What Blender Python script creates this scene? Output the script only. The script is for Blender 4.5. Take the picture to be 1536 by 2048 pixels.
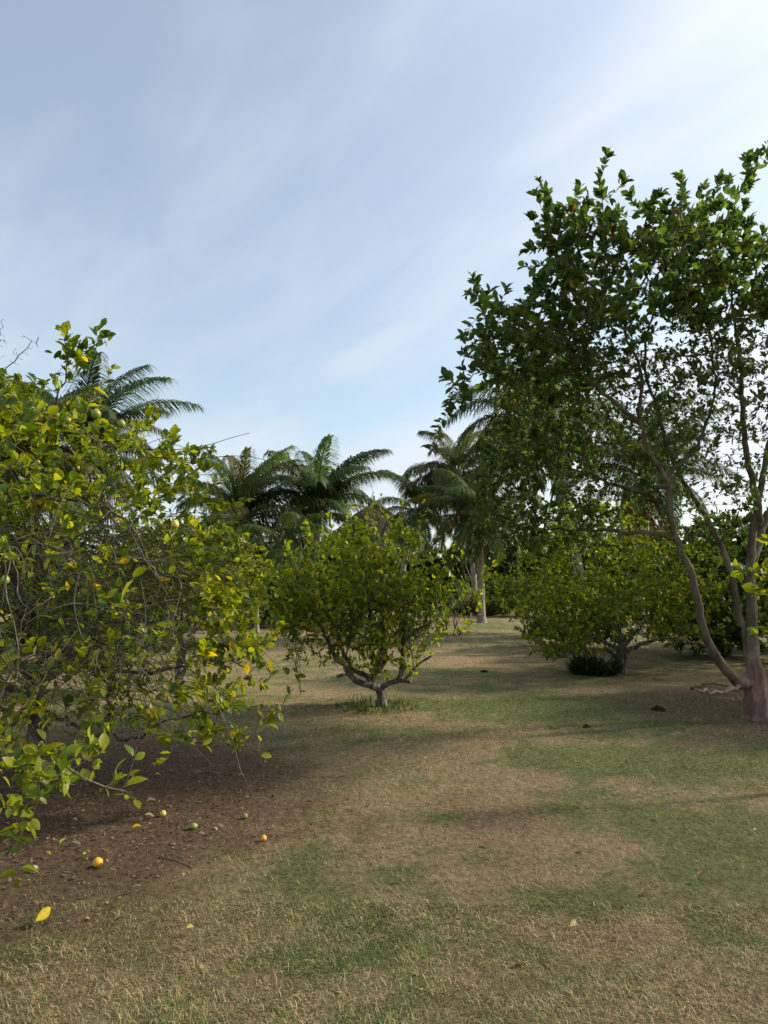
import bpy, math, random
import numpy as np
from mathutils import Matrix, Vector

for o in list(bpy.data.objects): bpy.data.objects.remove(o, do_unlink=True)
S = bpy.context.scene
COL = S.collection
R = math.radians
rng = np.random.default_rng(7)
random.seed(7)

# ------------------------------------------------------------------ camera
F, CW, CH, HORIZ, EYE = 1420.0, 1536.0, 2048.0, 1165.0, 1.5
PITCH = math.atan((HORIZ - CH / 2) / F)
cd = bpy.data.cameras.new('camera'); cam = bpy.data.objects.new('camera', cd); COL.objects.link(cam)
cd.sensor_fit = 'VERTICAL'; cd.sensor_height = 36.0; cd.lens = 36.0 * F / CH
cd.clip_start = 0.05; cd.clip_end = 3000
cam.location = (0, 0, EYE); cam.rotation_euler = (math.pi / 2 + PITCH, 0, 0)
S.camera = cam

# ------------------------------------------------------------------ sky and sun
SUN_AZ, SUN_EL = R(74), R(33)          # azimuth clockwise from the view direction (+Y)
SUN_DIR = Vector((math.sin(SUN_AZ) * math.cos(SUN_EL), math.cos(SUN_AZ) * math.cos(SUN_EL), math.sin(SUN_EL)))
W = bpy.data.worlds.new('World'); S.world = W; W.use_nodes = True
nt = W.node_tree; nt.nodes.clear()
def N(tree, typ, **kw):
    n = tree.nodes.new(typ)
    for k, v in kw.items(): setattr(n, k, v)
    return n
def math_node(tree, op, a, b=None, clamp=False):
    n = N(tree, 'ShaderNodeMath', operation=op, use_clamp=clamp)
    for i, v in enumerate((a, b)):
        if v is None: continue
        if isinstance(v, (int, float)): n.inputs[i].default_value = v
        else: tree.links.new(v, n.inputs[i])
    return n.outputs[0]
sky = N(nt, 'ShaderNodeTexSky', sky_type='NISHITA', sun_disc=False)
sky.sun_elevation = SUN_EL; sky.sun_rotation = SUN_AZ
sky.altitude = 0; sky.air_density = 1.0; sky.dust_density = 1.5; sky.ozone_density = 0.6
tc = N(nt, 'ShaderNodeTexCoord')
sep = N(nt, 'ShaderNodeSeparateXYZ'); nt.links.new(tc.outputs['Generated'], sep.inputs[0])
zz = math_node(nt, 'ADD', math_node(nt, 'MAXIMUM', sep.outputs[2], 0.0), 0.35)
u = math_node(nt, 'DIVIDE', sep.outputs[0], zz); v = math_node(nt, 'DIVIDE', sep.outputs[1], zz)
comb = N(nt, 'ShaderNodeCombineXYZ'); nt.links.new(u, comb.inputs[0]); nt.links.new(v, comb.inputs[1])
mp = N(nt, 'ShaderNodeMapping', vector_type='TEXTURE'); nt.links.new(comb.outputs[0], mp.inputs[0])
mp.inputs['Rotation'].default_value = (0, 0, R(-48)); mp.inputs['Scale'].default_value = (1.5, 0.75, 1); mp.inputs['Location'].default_value = (4.4, 4.8, 6.3)
n1 = N(nt, 'ShaderNodeTexNoise'); nt.links.new(mp.outputs[0], n1.inputs['Vector'])
n1.inputs['Scale'].default_value = 1.35; n1.inputs['Detail'].default_value = 5; n1.inputs['Roughness'].default_value = 0.48; n1.inputs['Distortion'].default_value = 0.35
n2 = N(nt, 'ShaderNodeTexNoise'); nt.links.new(mp.outputs[0], n2.inputs['Vector'])
n2.inputs['Scale'].default_value = 4.2; n2.inputs['Detail'].default_value = 6; n2.inputs['Roughness'].default_value = 0.5; n2.inputs['Distortion'].default_value = 0.6
nn = math_node(nt, 'ADD', math_node(nt, 'MULTIPLY', n1.outputs[0], 0.80), math_node(nt, 'MULTIPLY', n2.outputs[0], 0.20))
# light scattered in the thin cloud veil grows towards the sun
dotn = N(nt, 'ShaderNodeVectorMath', operation='DOT_PRODUCT'); nt.links.new(tc.outputs['Generated'], dotn.inputs[0]); dotn.inputs[1].default_value = SUN_DIR
dsun = math_node(nt, 'MAXIMUM', dotn.outputs['Value'], 0.0)
halo = math_node(nt, 'POWER', dsun, 2.6)
ramp = N(nt, 'ShaderNodeMapRange', interpolation_type='SMOOTHSTEP'); nt.links.new(nn, ramp.inputs[0])
ramp.inputs[1].default_value = 0.36; ramp.inputs[2].default_value = 0.64; ramp.inputs[3].default_value = 0.26; ramp.inputs[4].default_value = 0.86
fac = math_node(nt, 'ADD', ramp.outputs[0], math_node(nt, 'MULTIPLY', halo, 0.35), clamp=True)
CLOUD = 4.4
bright = math_node(nt, 'MULTIPLY', math_node(nt, 'ADD', math_node(nt, 'MULTIPLY', halo, 0.40), 1.0), CLOUD)
cc = N(nt, 'ShaderNodeVectorMath', operation='SCALE'); cc.inputs[0].default_value = (0.91, 0.965, 1.05); nt.links.new(bright, cc.inputs['Scale'])
mixs = N(nt, 'ShaderNodeMix', data_type='RGBA'); nt.links.new(fac, mixs.inputs[0]); tn = N(nt, 'ShaderNodeVectorMath', operation='MULTIPLY'); tn.inputs[1].default_value = (0.98, 1.04, 0.98); nt.links.new(sky.outputs[0], tn.inputs[0]); nt.links.new(tn.outputs[0], mixs.inputs[6]); nt.links.new(cc.outputs[0], mixs.inputs[7])
bg = N(nt, 'ShaderNodeBackground'); bg.inputs[1].default_value = 0.127; nt.links.new(mixs.outputs[2], bg.inputs[0])
wo = N(nt, 'ShaderNodeOutputWorld'); nt.links.new(bg.outputs[0], wo.inputs[0])

sl = bpy.data.lights.new('sun', 'SUN'); sun = bpy.data.objects.new('sun', sl); COL.objects.link(sun)
sl.energy = 3.9; sl.angle = R(5); sl.color = (1.0, 0.90, 0.72)
sun.rotation_euler = (-SUN_DIR).to_track_quat('-Z', 'Y').to_euler(); sun.location = (20, 20, 30)
S.view_settings.view_transform = 'Standard'; S.view_settings.look = 'None'; S.view_settings.gamma = 1.0
S.view_settings.exposure = 0.7; S.view_settings.use_curve_mapping = False

# ------------------------------------------------------------------ pixel helpers (photo pixel -> direction; depth from what it touches)
CP, SP = math.cos(PITCH), math.sin(PITCH)
def ray(px, py):
    dx = (px - CW / 2) / F; dz = -(py - CH / 2) / F
    return np.array((dx, CP - SP * dz, SP + CP * dz))
def at(px, py, Y):
    d = ray(px, py); return np.array((0, 0, EYE)) + d * (Y / d[1])
def gnd(px, py):
    d = ray(px, py); return np.array((0, 0, EYE)) + d * (-EYE / d[2])
def nrm(v):
    return v / np.maximum(np.linalg.norm(v, axis=-1, keepdims=True), 1e-9)

# ------------------------------------------------------------------ object helpers
def tag(o, label=None, cat=None, group=None, kind=None):
    for k, v in (('label', label), ('category', cat), ('group', group), ('kind', kind)):
        if v: o[k] = v
    return o
def empty(name, loc):
    o = bpy.data.objects.new(name, None); COL.objects.link(o); o.location = loc; o.empty_display_size = 0.2
    return o
def mesh_np(name, V, faces, col=None, smooth=False):
    """faces: list of int arrays (k, n) with n verts each"""
    m = bpy.data.meshes.new(name)
    V = np.asarray(V, dtype=np.float32)
    m.vertices.add(len(V)); m.vertices.foreach_set('co', V.ravel())
    idx = np.concatenate([np.asarray(f, dtype=np.int32).ravel() for f in faces if len(f)])
    tot = np.concatenate([np.full(len(f), np.asarray(f).shape[1], dtype=np.int32) for f in faces if len(f)])
    st = np.zeros(len(tot), dtype=np.int32); st[1:] = np.cumsum(tot)[:-1]
    m.loops.add(len(idx)); m.loops.foreach_set('vertex_index', idx)
    m.polygons.add(len(tot)); m.polygons.foreach_set('loop_start', st)
    if smooth: m.polygons.foreach_set('use_smooth', np.ones(len(tot), dtype=bool))
    m.update(calc_edges=True)
    if col is not None:
        a = m.attributes.new('col', 'FLOAT_COLOR', 'POINT')
        c = np.ones((len(V), 4), dtype=np.float32); c[:, :3] = col; a.data.foreach_set('color', c.ravel())
    return m
def obj(name, mesh, mat, parent=None):
    o = bpy.data.objects.new(name, mesh); COL.objects.link(o)
    if mat and not mesh.materials: mesh.materials.append(mat)
    if parent: o.parent = parent
    return o

# ------------------------------------------------------------------ materials
def new_mat(name):
    m = bpy.data.materials.new(name); m.use_nodes = True
    t = m.node_tree; t.nodes.clear(); out = N(t, 'ShaderNodeOutputMaterial')
    return m, t, out
def leaf_material(name, trans=0.38, rough=0.42, tint=(1.35, 1.45, 0.55), spec=0.45):
    m, t, out = new_mat(name)
    a = N(t, 'ShaderNodeAttribute', attribute_name='col')
    p = N(t, 'ShaderNodeBsdfPrincipled'); p.inputs['Roughness'].default_value = rough
    p.inputs['Specular IOR Level'].default_value = spec
    g = N(t, 'ShaderNodeTexCoord'); no = N(t, 'ShaderNodeTexNoise'); no.inputs['Scale'].default_value = 45; t.links.new(g.outputs['Object'], no.inputs[0])
    mr = N(t, 'ShaderNodeMapRange'); mr.inputs[3].default_value = 0.75; mr.inputs[4].default_value = 1.25; t.links.new(no.outputs[0], mr.inputs[0])
    sc = N(t, 'ShaderNodeVectorMath', operation='SCALE'); t.links.new(a.outputs['Color'], sc.inputs[0]); t.links.new(mr.outputs[0], sc.inputs['Scale'])
    t.links.new(sc.outputs[0], p.inputs['Base Color'])
    mu = N(t, 'ShaderNodeVectorMath', operation='MULTIPLY'); t.links.new(sc.outputs[0], mu.inputs[0]); mu.inputs[1].default_value = tint
    tr = N(t, 'ShaderNodeBsdfTranslucent'); t.links.new(mu.outputs[0], tr.inputs[0])
    mx = N(t, 'ShaderNodeMixShader'); mx.inputs[0].default_value = trans
    t.links.new(p.outputs[0], mx.inputs[1]); t.links.new(tr.outputs[0], mx.inputs[2]); t.links.new(mx.outputs[0], out.inputs[0])
    return m
def bark_material(name, c1, c2, c3, scale=18, bump=0.5, stretch=0.35):
    m, t, out = new_mat(name)
    g = N(t, 'ShaderNodeTexCoord'); mp = N(t, 'ShaderNodeMapping'); t.links.new(g.outputs['Object'], mp.inputs[0])
    mp.inputs['Scale'].default_value = (1, 1, stretch)
    no = N(t, 'ShaderNodeTexNoise'); no.inputs['Scale'].default_value = scale; no.inputs['Detail'].default_value = 8; no.inputs['Roughness'].default_value = 0.65; t.links.new(mp.outputs[0], no.inputs[0])
    r = N(t, 'ShaderNodeValToRGB'); e = r.color_ramp.elements
    e[0].position = 0.34; e[0].color = (*c1, 1); e[1].position = 0.68; e[1].color = (*c3, 1)
    k = e.new(0.5); k.color = (*c2, 1)
    t.links.new(no.outputs[0], r.inputs[0])
    p = N(t, 'ShaderNodeBsdfPrincipled'); p.inputs['Roughness'].default_value = 0.85; p.inputs['Specular IOR Level'].default_value = 0.2
    t.links.new(r.outputs[0], p.inputs['Base Color'])
    b = N(t, 'ShaderNodeBump'); b.inputs['Strength'].default_value = bump; b.inputs['Distance'].default_value = 0.02
    t.links.new(no.outputs[0], b.inputs['Height']); t.links.new(b.outputs[0], p.inputs['Normal']); t.links.new(p.outputs[0], out.inputs[0])
    return m
def attr_material(name, rough=0.9, noise_scale=60.0, lo=0.7, hi=1.3, bump=0.0, spec=0.15, trans=0.0):
    m, t, out = new_mat(name)
    a = N(t, 'ShaderNodeAttribute', attribute_name='col')
    g = N(t, 'ShaderNodeNewGeometry'); no = N(t, 'ShaderNodeTexNoise'); no.inputs['Scale'].default_value = noise_scale; no.inputs['Detail'].default_value = 9
    no.inputs['Roughness'].default_value = 0.7
    t.links.new(g.outputs['Position'], no.inputs[0])
    mr = N(t, 'ShaderNodeMapRange'); mr.inputs[1].default_value = 0.3; mr.inputs[2].default_value = 0.7; mr.inputs[3].default_value = lo; mr.inputs[4].default_value = hi; t.links.new(no.outputs[0], mr.inputs[0])
    sc = N(t, 'ShaderNodeVectorMath', operation='SCALE'); t.links.new(a.outputs['Color'], sc.inputs[0]); t.links.new(mr.outputs[0], sc.inputs['Scale'])
    p = N(t, 'ShaderNodeBsdfPrincipled'); p.inputs['Roughness'].default_value = rough; p.inputs['Specular IOR Level'].default_value = spec
    t.links.new(sc.outputs[0], p.inputs['Base Color'])
    if bump:
        b = N(t, 'ShaderNodeBump'); b.inputs['Strength'].default_value = bump; b.inputs['Distance'].default_value = 0.03
        t.links.new(no.outputs[0], b.inputs['Height']); t.links.new(b.outputs[0], p.inputs['Normal'])
    if trans:
        tr = N(t, 'ShaderNodeBsdfTranslucent'); t.links.new(sc.outputs[0], tr.inputs[0])
        mx = N(t, 'ShaderNodeMixShader'); mx.inputs[0].default_value = trans
        t.links.new(p.outputs[0], mx.inputs[1]); t.links.new(tr.outputs[0], mx.inputs[2]); t.links.new(mx.outputs[0], out.inputs[0])
    else: t.links.new(p.outputs[0], out.inputs[0])
    return m
def fruit_material(name, c1, c2):
    m, t, out = new_mat(name)
    g = N(t, 'ShaderNodeTexCoord'); no = N(t, 'ShaderNodeTexNoise'); no.inputs['Scale'].default_value = 25; t.links.new(g.outputs['Object'], no.inputs[0])
    mx = N(t, 'ShaderNodeMix', data_type='RGBA'); t.links.new(no.outputs[0], mx.inputs[0]); mx.inputs[6].default_value = (*c1, 1); mx.inputs[7].default_value = (*c2, 1)
    p = N(t, 'ShaderNodeBsdfPrincipled'); p.inputs['Roughness'].default_value = 0.42; t.links.new(mx.outputs[2], p.inputs['Base Color'])
    n3 = N(t, 'ShaderNodeTexNoise'); n3.inputs['Scale'].default_value = 400; t.links.new(g.outputs['Object'], n3.inputs[0])
    b = N(t, 'ShaderNodeBump'); b.inputs['Strength'].default_value = 0.25; b.inputs['Distance'].default_value = 0.002; t.links.new(n3.outputs[0], b.inputs['Height']); t.links.new(b.outputs[0], p.inputs['Normal'])
    t.links.new(p.outputs[0], out.inputs[0])
    return m
M_CITRUS = leaf_material('citrus_leaf', 0.52, 0.42, (1.75, 1.6, 0.4), 0.4)
M_GUAVA = leaf_material('guava_leaf', 0.5, 0.45, (1.6, 1.7, 0.55), 0.35)
M_FAR = leaf_material('shrub_leaf', 0.45, 0.5, (1.6, 1.6, 0.5), 0.3)
M_FROND = leaf_material('palm_frond', 0.38, 0.55, (1.6, 1.6, 0.5), 0.22)
M_CBARK = bark_material('citrus_bark', (0.03, 0.025, 0.019), (0.08, 0.068, 0.052), (0.27, 0.25, 0.21), 22)
M_TWIG = bark_material('citrus_twig', (0.036, 0.032, 0.022), (0.085, 0.074, 0.052), (0.17, 0.15, 0.115), 9, 0.2, 1.0)
M_GBARK = bark_material('guava_bark', (0.09, 0.052, 0.036), (0.19, 0.12, 0.09), (0.36, 0.25, 0.20), 10, 0.55, 0.25)
M_GTWIG = bark_material('guava_twig', (0.05, 0.045, 0.028), (0.10, 0.085, 0.055), (0.2, 0.165, 0.12), 8, 0.2, 1.0)
def height_bark(m, c1, c2, c3, z0, z1):
    t = m.node_tree; r = next(n for n in t.nodes if n.type == 'VALTORGB'); p = next(n for n in t.nodes if n.type == 'BSDF_PRINCIPLED'); no = next(n for n in t.nodes if n.type == 'TEX_NOISE')
    r2 = N(t, 'ShaderNodeValToRGB'); e = r2.color_ramp.elements; e[0].position = 0.34; e[0].color = (*c1, 1); e[1].position = 0.70; e[1].color = (*c3, 1); e.new(0.5).color = (*c2, 1)
    t.links.new(no.outputs[0], r2.inputs[0]); g = next(n for n in t.nodes if n.type == 'TEX_COORD'); sp = N(t, 'ShaderNodeSeparateXYZ'); t.links.new(g.outputs['Object'], sp.inputs[0])
    n2 = N(t, 'ShaderNodeTexNoise'); n2.inputs['Scale'].default_value = 3.5; n2.inputs['Detail'].default_value = 4; t.links.new(g.outputs['Object'], n2.inputs[0])
    zz = math_node(t, 'ADD', sp.outputs[2], math_node(t, 'MULTIPLY', n2.outputs[0], 1.2)); mr = N(t, 'ShaderNodeMapRange'); t.links.new(zz, mr.inputs[0]); mr.inputs[1].default_value = z0; mr.inputs[2].default_value = z1
    mx = N(t, 'ShaderNodeMix', data_type='RGBA'); t.links.new(mr.outputs[0], mx.inputs[0]); t.links.new(r.outputs[0], mx.inputs[6]); t.links.new(r2.outputs[0], mx.inputs[7]); t.links.new(mx.outputs[2], p.inputs['Base Color'])
height_bark(M_GBARK, (0.05, 0.042, 0.026), (0.105, 0.088, 0.055), (0.21, 0.175, 0.12), 0.95, 1.6)
M_PALMBARK = bark_material('palm_bark', (0.16, 0.13, 0.10), (0.27, 0.23, 0.185), (0.40, 0.35, 0.29), 9, 0.6, 3.5)
M_GROUND = attr_material('lawn_ground', 0.95, 20, 0.42, 1.55, 1.0)
M_GRASS = attr_material('grass_blade', 0.75, 9, 0.85, 1.15, 0, 0.2, 0.22)
M_LITTER = attr_material('leaf_litter', 0.9, 30, 0.7, 1.3)
M_DRYLEAF = attr_material('fallen_leaf', 0.6, 60, 0.75, 1.2, 0, 0.3, 0.25)
M_PATH = attr_material('sandy_path', 0.95, 6, 0.85, 1.15, 0.3)
M_SOIL = attr_material('soil', 0.95, 40, 0.6, 1.4, 0.8)
M_THATCH = attr_material('thatch', 0.95, 12, 0.5, 1.4, 0.9)
M_ORANGE = fruit_material('ripe_fruit', (0.62, 0.25, 0.012), (0.78, 0.42, 0.03))
M_YELLOW = fruit_material('yellow_fruit', (0.58, 0.42, 0.05), (0.66, 0.5, 0.12))
M_LIME = fruit_material('green_fruit', (0.16, 0.22, 0.025), (0.26, 0.30, 0.05))

# ------------------------------------------------------------------ numpy value noise
_perm = np.random.default_rng(3).random((256, 256)).astype(np.float32)
def vnoise(x, y):
    xi = np.floor(x).astype(int); yi = np.floor(y).astype(int); fx = x - xi; fy = y - yi
    fx = fx * fx * (3 - 2 * fx); fy = fy * fy * (3 - 2 * fy)
    g = lambda a, b: _perm[a & 255, b & 255]
    return (g(xi, yi) * (1 - fx) + g(xi + 1, yi) * fx) * (1 - fy) + (g(xi, yi + 1) * (1 - fx) + g(xi + 1, yi + 1) * fx) * fy
def fbm(x, y, s, octv=4):
    r = 0; a = 0.5; tot = 0
    for k in range(octv):
        r = r + a * vnoise(x * s + 17.3 * k, y * s + 5.1 * k); tot += a; a *= 0.55; s *= 2.03
    return r / tot
def sstep(a, b, x):
    t = np.clip((x - a) / (b - a), 0, 1); return t * t * (3 - 2 * t)

# ------------------------------------------------------------------ lawn: what grows where
def height(x, y):
    h = 0.030 * (fbm(x, y, 0.45, 2) - 0.5) + 0.018 * (fbm(x + 40, y + 9, 2.1, 2) - 0.5)
    return h * (1 - sstep(15, 30, y))
TREE_L = np.array((-2.85, 5.9))
PATCH = []   # (x, y, rx, ry, greenness change, pinkness change)
def patch(px, py, rx, ry, g, p=0.0):
    q = gnd(px, py); PATCH.append((q[0], q[1], rx, ry, g, p))
patch(1330, 1525, 1.5, 0.5, 1.0); patch(1150, 1500, 0.6, 0.35, 0.35); patch(1450, 1660, 0.7, 0.45, 0.45); patch(960, 1410, 1.3, 0.6, 0.55)
patch(1230, 1415, 2.2, 1.2, 0.8); patch(870, 1640, 0.28, 0.16, 0.45); patch(860, 1790, 0.20, 0.12, 0.2); patch(660, 1790, 0.30, 0.14, 0.05); patch(940, 1890, 0.22, 0.09, 0.3)
patch(620, 1920, 0.30, 0.10, 0.1); patch(760, 1800, 0.5, 0.25, -0.2); patch(1130, 1810, 0.30, 0.10, 0.3); patch(1450, 1880, 0.22, 0.07, 0.35); patch(700, 1480, 0.5, 0.4, 0.2); patch(900, 1510, 0.7, 0.8, -0.35, 0.15); patch(1000, 1640, 0.45, 0.5, -0.35, 0.2); patch(780, 1440, 0.8, 0.6, -0.25)
patch(1040, 1570, 0.6, 0.45, -0.35, 0.1); patch(1160, 1690, 0.40, 0.26, -0.5, 0.25); patch(1240, 1870, 0.30, 0.10, -0.6, 0.6); patch(1480, 2000, 0.30, 0.10, -0.5, 0.45)
patch(1080, 1760, 0.25, 0.15, -0.3, 0.3); patch(640, 1500, 0.7, 0.5, -0.3, 0.15); patch(960, 1580, 0.4, 0.4, -0.3); patch(1500, 1525, 0.4, 0.35, -0.55, -0.1)  # last patch paints the sunlit spot near the right edge as yellower turf
patch(640, 1380, 1.1, 0.7, -0.35, 0.1); patch(940, 1310, 2.2, 1.8, -0.3, 0.2); patch(1010, 1285, 1.6, 1.4, 0.25); patch(640, 1290, 2.6, 2.2, -0.4, 0.25)
patch(500, 1250, 3.5, 3.5, -0.6, 0.5); patch(1020, 1250, 3, 3.5, 0.35); patch(1500, 1430, 1.2, 0.5, 0.1)
def lawn_state(x, y):
    g = 0.47 + 0.85 * (fbm(x, y, 0.8, 4) - 0.5) + 1.25 * (fbm(x + 31, y + 7, 3.6, 4) - 0.5) + 0.95 * (fbm(x + 88, y + 44, 11.0, 3) - 0.5)
    p = 0.07 + 0.9 * (fbm(x + 77, y + 19, 0.9, 3) - 0.5)
    wob = 0.6 * (fbm(x + 5, y + 50, 1.7, 3) - 0.5) + 0.7 * (fbm(x + 15, y + 20, 6.5, 3) - 0.5)
    for (cx, cy, rx, ry, dg, dp) in PATCH:
        d = np.sqrt(((x - cx) / rx) ** 2 + ((y - cy) / ry) ** 2) + wob
        w = 1 - sstep(0.45, 1.25, d); g = g + dg * w; p = p + dp * w
    far = sstep(13, 30, y); g = g * (1 - 0.30 * far)
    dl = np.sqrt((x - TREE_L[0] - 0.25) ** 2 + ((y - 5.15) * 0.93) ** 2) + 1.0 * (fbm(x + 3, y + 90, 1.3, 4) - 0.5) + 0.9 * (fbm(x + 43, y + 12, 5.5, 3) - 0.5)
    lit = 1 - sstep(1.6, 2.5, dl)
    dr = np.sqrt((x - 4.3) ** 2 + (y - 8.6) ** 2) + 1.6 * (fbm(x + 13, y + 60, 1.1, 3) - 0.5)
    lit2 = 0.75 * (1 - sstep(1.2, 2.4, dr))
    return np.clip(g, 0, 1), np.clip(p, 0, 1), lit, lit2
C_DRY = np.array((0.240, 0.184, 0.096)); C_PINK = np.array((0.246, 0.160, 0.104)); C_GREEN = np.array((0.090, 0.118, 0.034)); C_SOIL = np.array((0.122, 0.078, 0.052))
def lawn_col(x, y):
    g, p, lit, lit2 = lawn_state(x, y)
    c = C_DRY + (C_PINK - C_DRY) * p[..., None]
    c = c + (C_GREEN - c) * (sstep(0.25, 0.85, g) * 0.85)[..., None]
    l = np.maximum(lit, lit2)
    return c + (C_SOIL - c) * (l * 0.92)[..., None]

# ------------------------------------------------------------------ ground sheet
def build_ground():
    xs = np.concatenate([-np.geomspace(900, 9.2, 26), np.arange(-9, 9.01, 0.125), np.geomspace(9.2, 900, 26)])
    ys = np.concatenate([-np.geomspace(300, 1.2, 14), np.arange(-1, 14.01, 0.125), np.geomspace(14.15, 1500, 90)])
    X, Y = np.meshgrid(xs, ys); X = X.ravel(); Y = Y.ravel()
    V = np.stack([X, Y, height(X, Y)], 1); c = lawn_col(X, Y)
    # darker base between the blades near by, matted turf colour further off
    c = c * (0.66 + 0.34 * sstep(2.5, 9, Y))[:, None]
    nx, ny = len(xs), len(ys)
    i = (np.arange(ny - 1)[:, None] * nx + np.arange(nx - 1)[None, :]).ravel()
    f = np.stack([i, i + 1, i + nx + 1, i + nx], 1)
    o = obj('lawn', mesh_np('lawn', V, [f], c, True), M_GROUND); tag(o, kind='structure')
build_ground()

def sheet(name, pts, z, mat, col):
    V = np.array([(x, y, z) for x, y in pts]); f = np.arange(len(pts))[None, :]
    o = obj(name, mesh_np(name, V, [f], np.tile(col, (len(V), 1))), mat); tag(o, kind='structure'); return o
sheet('path', [(-60, 33.2), (-20, 32.2), (-6, 32.6), (4, 33.4), (20, 33), (60, 32), (60, 37), (20, 37.2), (4, 37.4), (-6, 37), (-20, 37), (-60, 37)], 0.02, M_PATH, (0.34, 0.30, 0.22))

# ------------------------------------------------------------------ grass blades (uncountable)
def build_grass():
    def wedge(n, y0, y1, power, margin):
        t = rng.random(n); y = (y0 ** power + t * (y1 ** power - y0 ** power)) ** (1 / power)
        hw = 0.56 * y + margin; x = (rng.random(n) * 2 - 1) * hw
        return x, y
    Vs, Fs3, Fs4, Cs = [], [], [], []; base = 0
    for (n, y0, y1, pw, mg, hi) in ((150000, 1.9, 3.5, 1.0, 1.3, True), (340000, 3.4, 9.5, 1.0, 1.2, False), (130000, 9.3, 24, 0.8, 0.8, False)):
        x, y = wedge(n, y0, y1, pw, mg)
        g, p, lit, lit2 = lawn_state(x, y)
        keep = rng.random(n) > np.maximum(lit * 0.62, lit2 * 0.75) 
        clump = fbm(x + 11, y + 3, 9.0, 2); keep &= rng.random(n) < 0.45 + 1.1 * clump
        x, y, g, p, lit = x[keep], y[keep], g[keep], p[keep], lit[keep]; n = len(x)
        green = rng.random(n) < (0.24 + 0.58 * sstep(0.15, 0.95, g)) * (1 - 0.6 * lit)
        c = np.where(green[:, None], C_GREEN * 1.45, (C_DRY + (C_PINK - C_DRY) * p[:, None]) * 1.42)
        lum = np.exp(rng.normal(0, 0.28, n)) * (0.72 + 0.56 * fbm(x + 61, y + 23, 6.0, 3)); c = c * lum[:, None]
        c = c + rng.normal(0, 0.008, (n, 3)); c = np.clip(c, 0.008, 0.62)
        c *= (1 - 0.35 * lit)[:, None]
        # wispy: leaning direction shared by neighbours
        ang = 6.28 * 2.2 * fbm(x, y, 4.4, 2) + rng.normal(0, 1.5, n)
        tilt = np.clip(rng.normal(1.16, 0.28, n), 0.15, 1.52)
        far = sstep(4, 18, y)
        L = np.exp(rng.normal(np.log(0.0205), 0.42, n)) * (0.75 + 0.8 * fbm(x + 2, y + 71, 1.9, 2)) * (1 - 0.3 * lit) * (1 + 0.25 * far)
        Wd = (0.0017 + 0.0013 * rng.random(n)) * (1 + 0.30 * np.maximum(y - 3, 0))
        ax = np.stack([np.cos(ang), np.sin(ang), np.zeros(n)], 1); sd = np.stack([-np.sin(ang), np.cos(ang), np.zeros(n)], 1)
        b = np.stack([x, y, height(x, y) - 0.002], 1)
        up = np.array((0, 0, 1.0))
        tip = b + ax * (L * np.sin(tilt))[:, None] + up * (L * np.cos(tilt))[:, None]
        if hi:
            t2 = np.clip(tilt - 0.45, 0.05, 1.4)
            mid = b + ax * (0.5 * L * np.sin(t2))[:, None] + up * (0.5 * L * np.cos(t2))[:, None]
            V = np.stack([b - sd * Wd[:, None] / 2, b + sd * Wd[:, None] / 2, mid + sd * Wd[:, None] * 0.42, mid - sd * Wd[:, None] * 0.42, tip], 1).reshape(-1, 3)
            k = base + np.arange(n)[:, None] * 5
            Fs4.append(k + np.array([[0, 1, 2, 3]])); Fs3.append(k + np.array([[3, 2, 4]])); Cs.append(np.repeat(c, 5, 0)); base += 5 * n
        else:
            V = np.stack([b - sd * Wd[:, None] / 2, b + sd * Wd[:, None] / 2, tip], 1).reshape(-1, 3)
            Fs3.append(base + np.arange(n)[:, None] * 3 + np.array([[0, 1, 2]])); Cs.append(np.repeat(c, 3, 0)); base += 3 * n
        Vs.append(V)
    m = mesh_np('grass', np.concatenate(Vs), [np.concatenate(Fs4), np.concatenate(Fs3)], np.concatenate(Cs))
    o = obj('grass', m, M_GRASS); tag(o, 'short patchy lawn grass, dry tan and green blades', 'grass', kind='stuff')
build_grass()

def build_litter():
    n = 42000
    x = TREE_L[0] + 0.3 + rng.normal(0, 1.35, n); y = 5.1 + rng.normal(0, 1.35, n)
    x2 = 4.3 + rng.normal(0, 1.2, n // 4); y2 = 8.4 + rng.normal(0, 1.2, n // 4)
    x = np.concatenate([x, x2]); y = np.concatenate([y, y2])
    _, _, l1, l2 = lawn_state(x, y); keep = rng.random(len(x)) < np.maximum(l1, l2) + 0.04; x, y = x[keep], y[keep]; n = len(x)
    a = rng.random(n) * 6.28; L = 0.003 + 0.010 * rng.random(n) ** 2 + (rng.random(n) < 0.03) * 0.012 * rng.random(n); Wd = L * (0.25 + 0.4 * rng.random(n))
    ax = np.stack([np.cos(a), np.sin(a), rng.normal(0, 0.3, n)], 1); sd = np.stack([-np.sin(a), np.cos(a), rng.normal(0, 0.45, n)], 1)
    c0 = np.stack([x, y, height(x, y) + 0.006 + 0.01 * rng.random(n)], 1)
    V = np.stack([c0 - ax * L[:, None], c0 + sd * Wd[:, None], c0 + ax * L[:, None], c0 - sd * Wd[:, None]], 1).reshape(-1, 3)
    f = np.arange(n)[:, None] * 4 + np.array([[0, 1, 2, 3]])
    pal = np.array([(0.12, 0.068, 0.04), (0.09, 0.052, 0.033), (0.14, 0.085, 0.05), (0.19, 0.13, 0.08), (0.10, 0.06, 0.037)])
    c = pal[rng.integers(0, 5, n)] * np.exp(rng.normal(0, 0.3, n))[:, None]
    o = obj('leaf_litter', mesh_np('leaf_litter', V, [f], np.repeat(c, 4, 0)), M_LITTER); tag(o, 'brown crumbled leaf litter on bare soil beneath the trees', 'leaf litter', kind='stuff')
build_litter()

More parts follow.
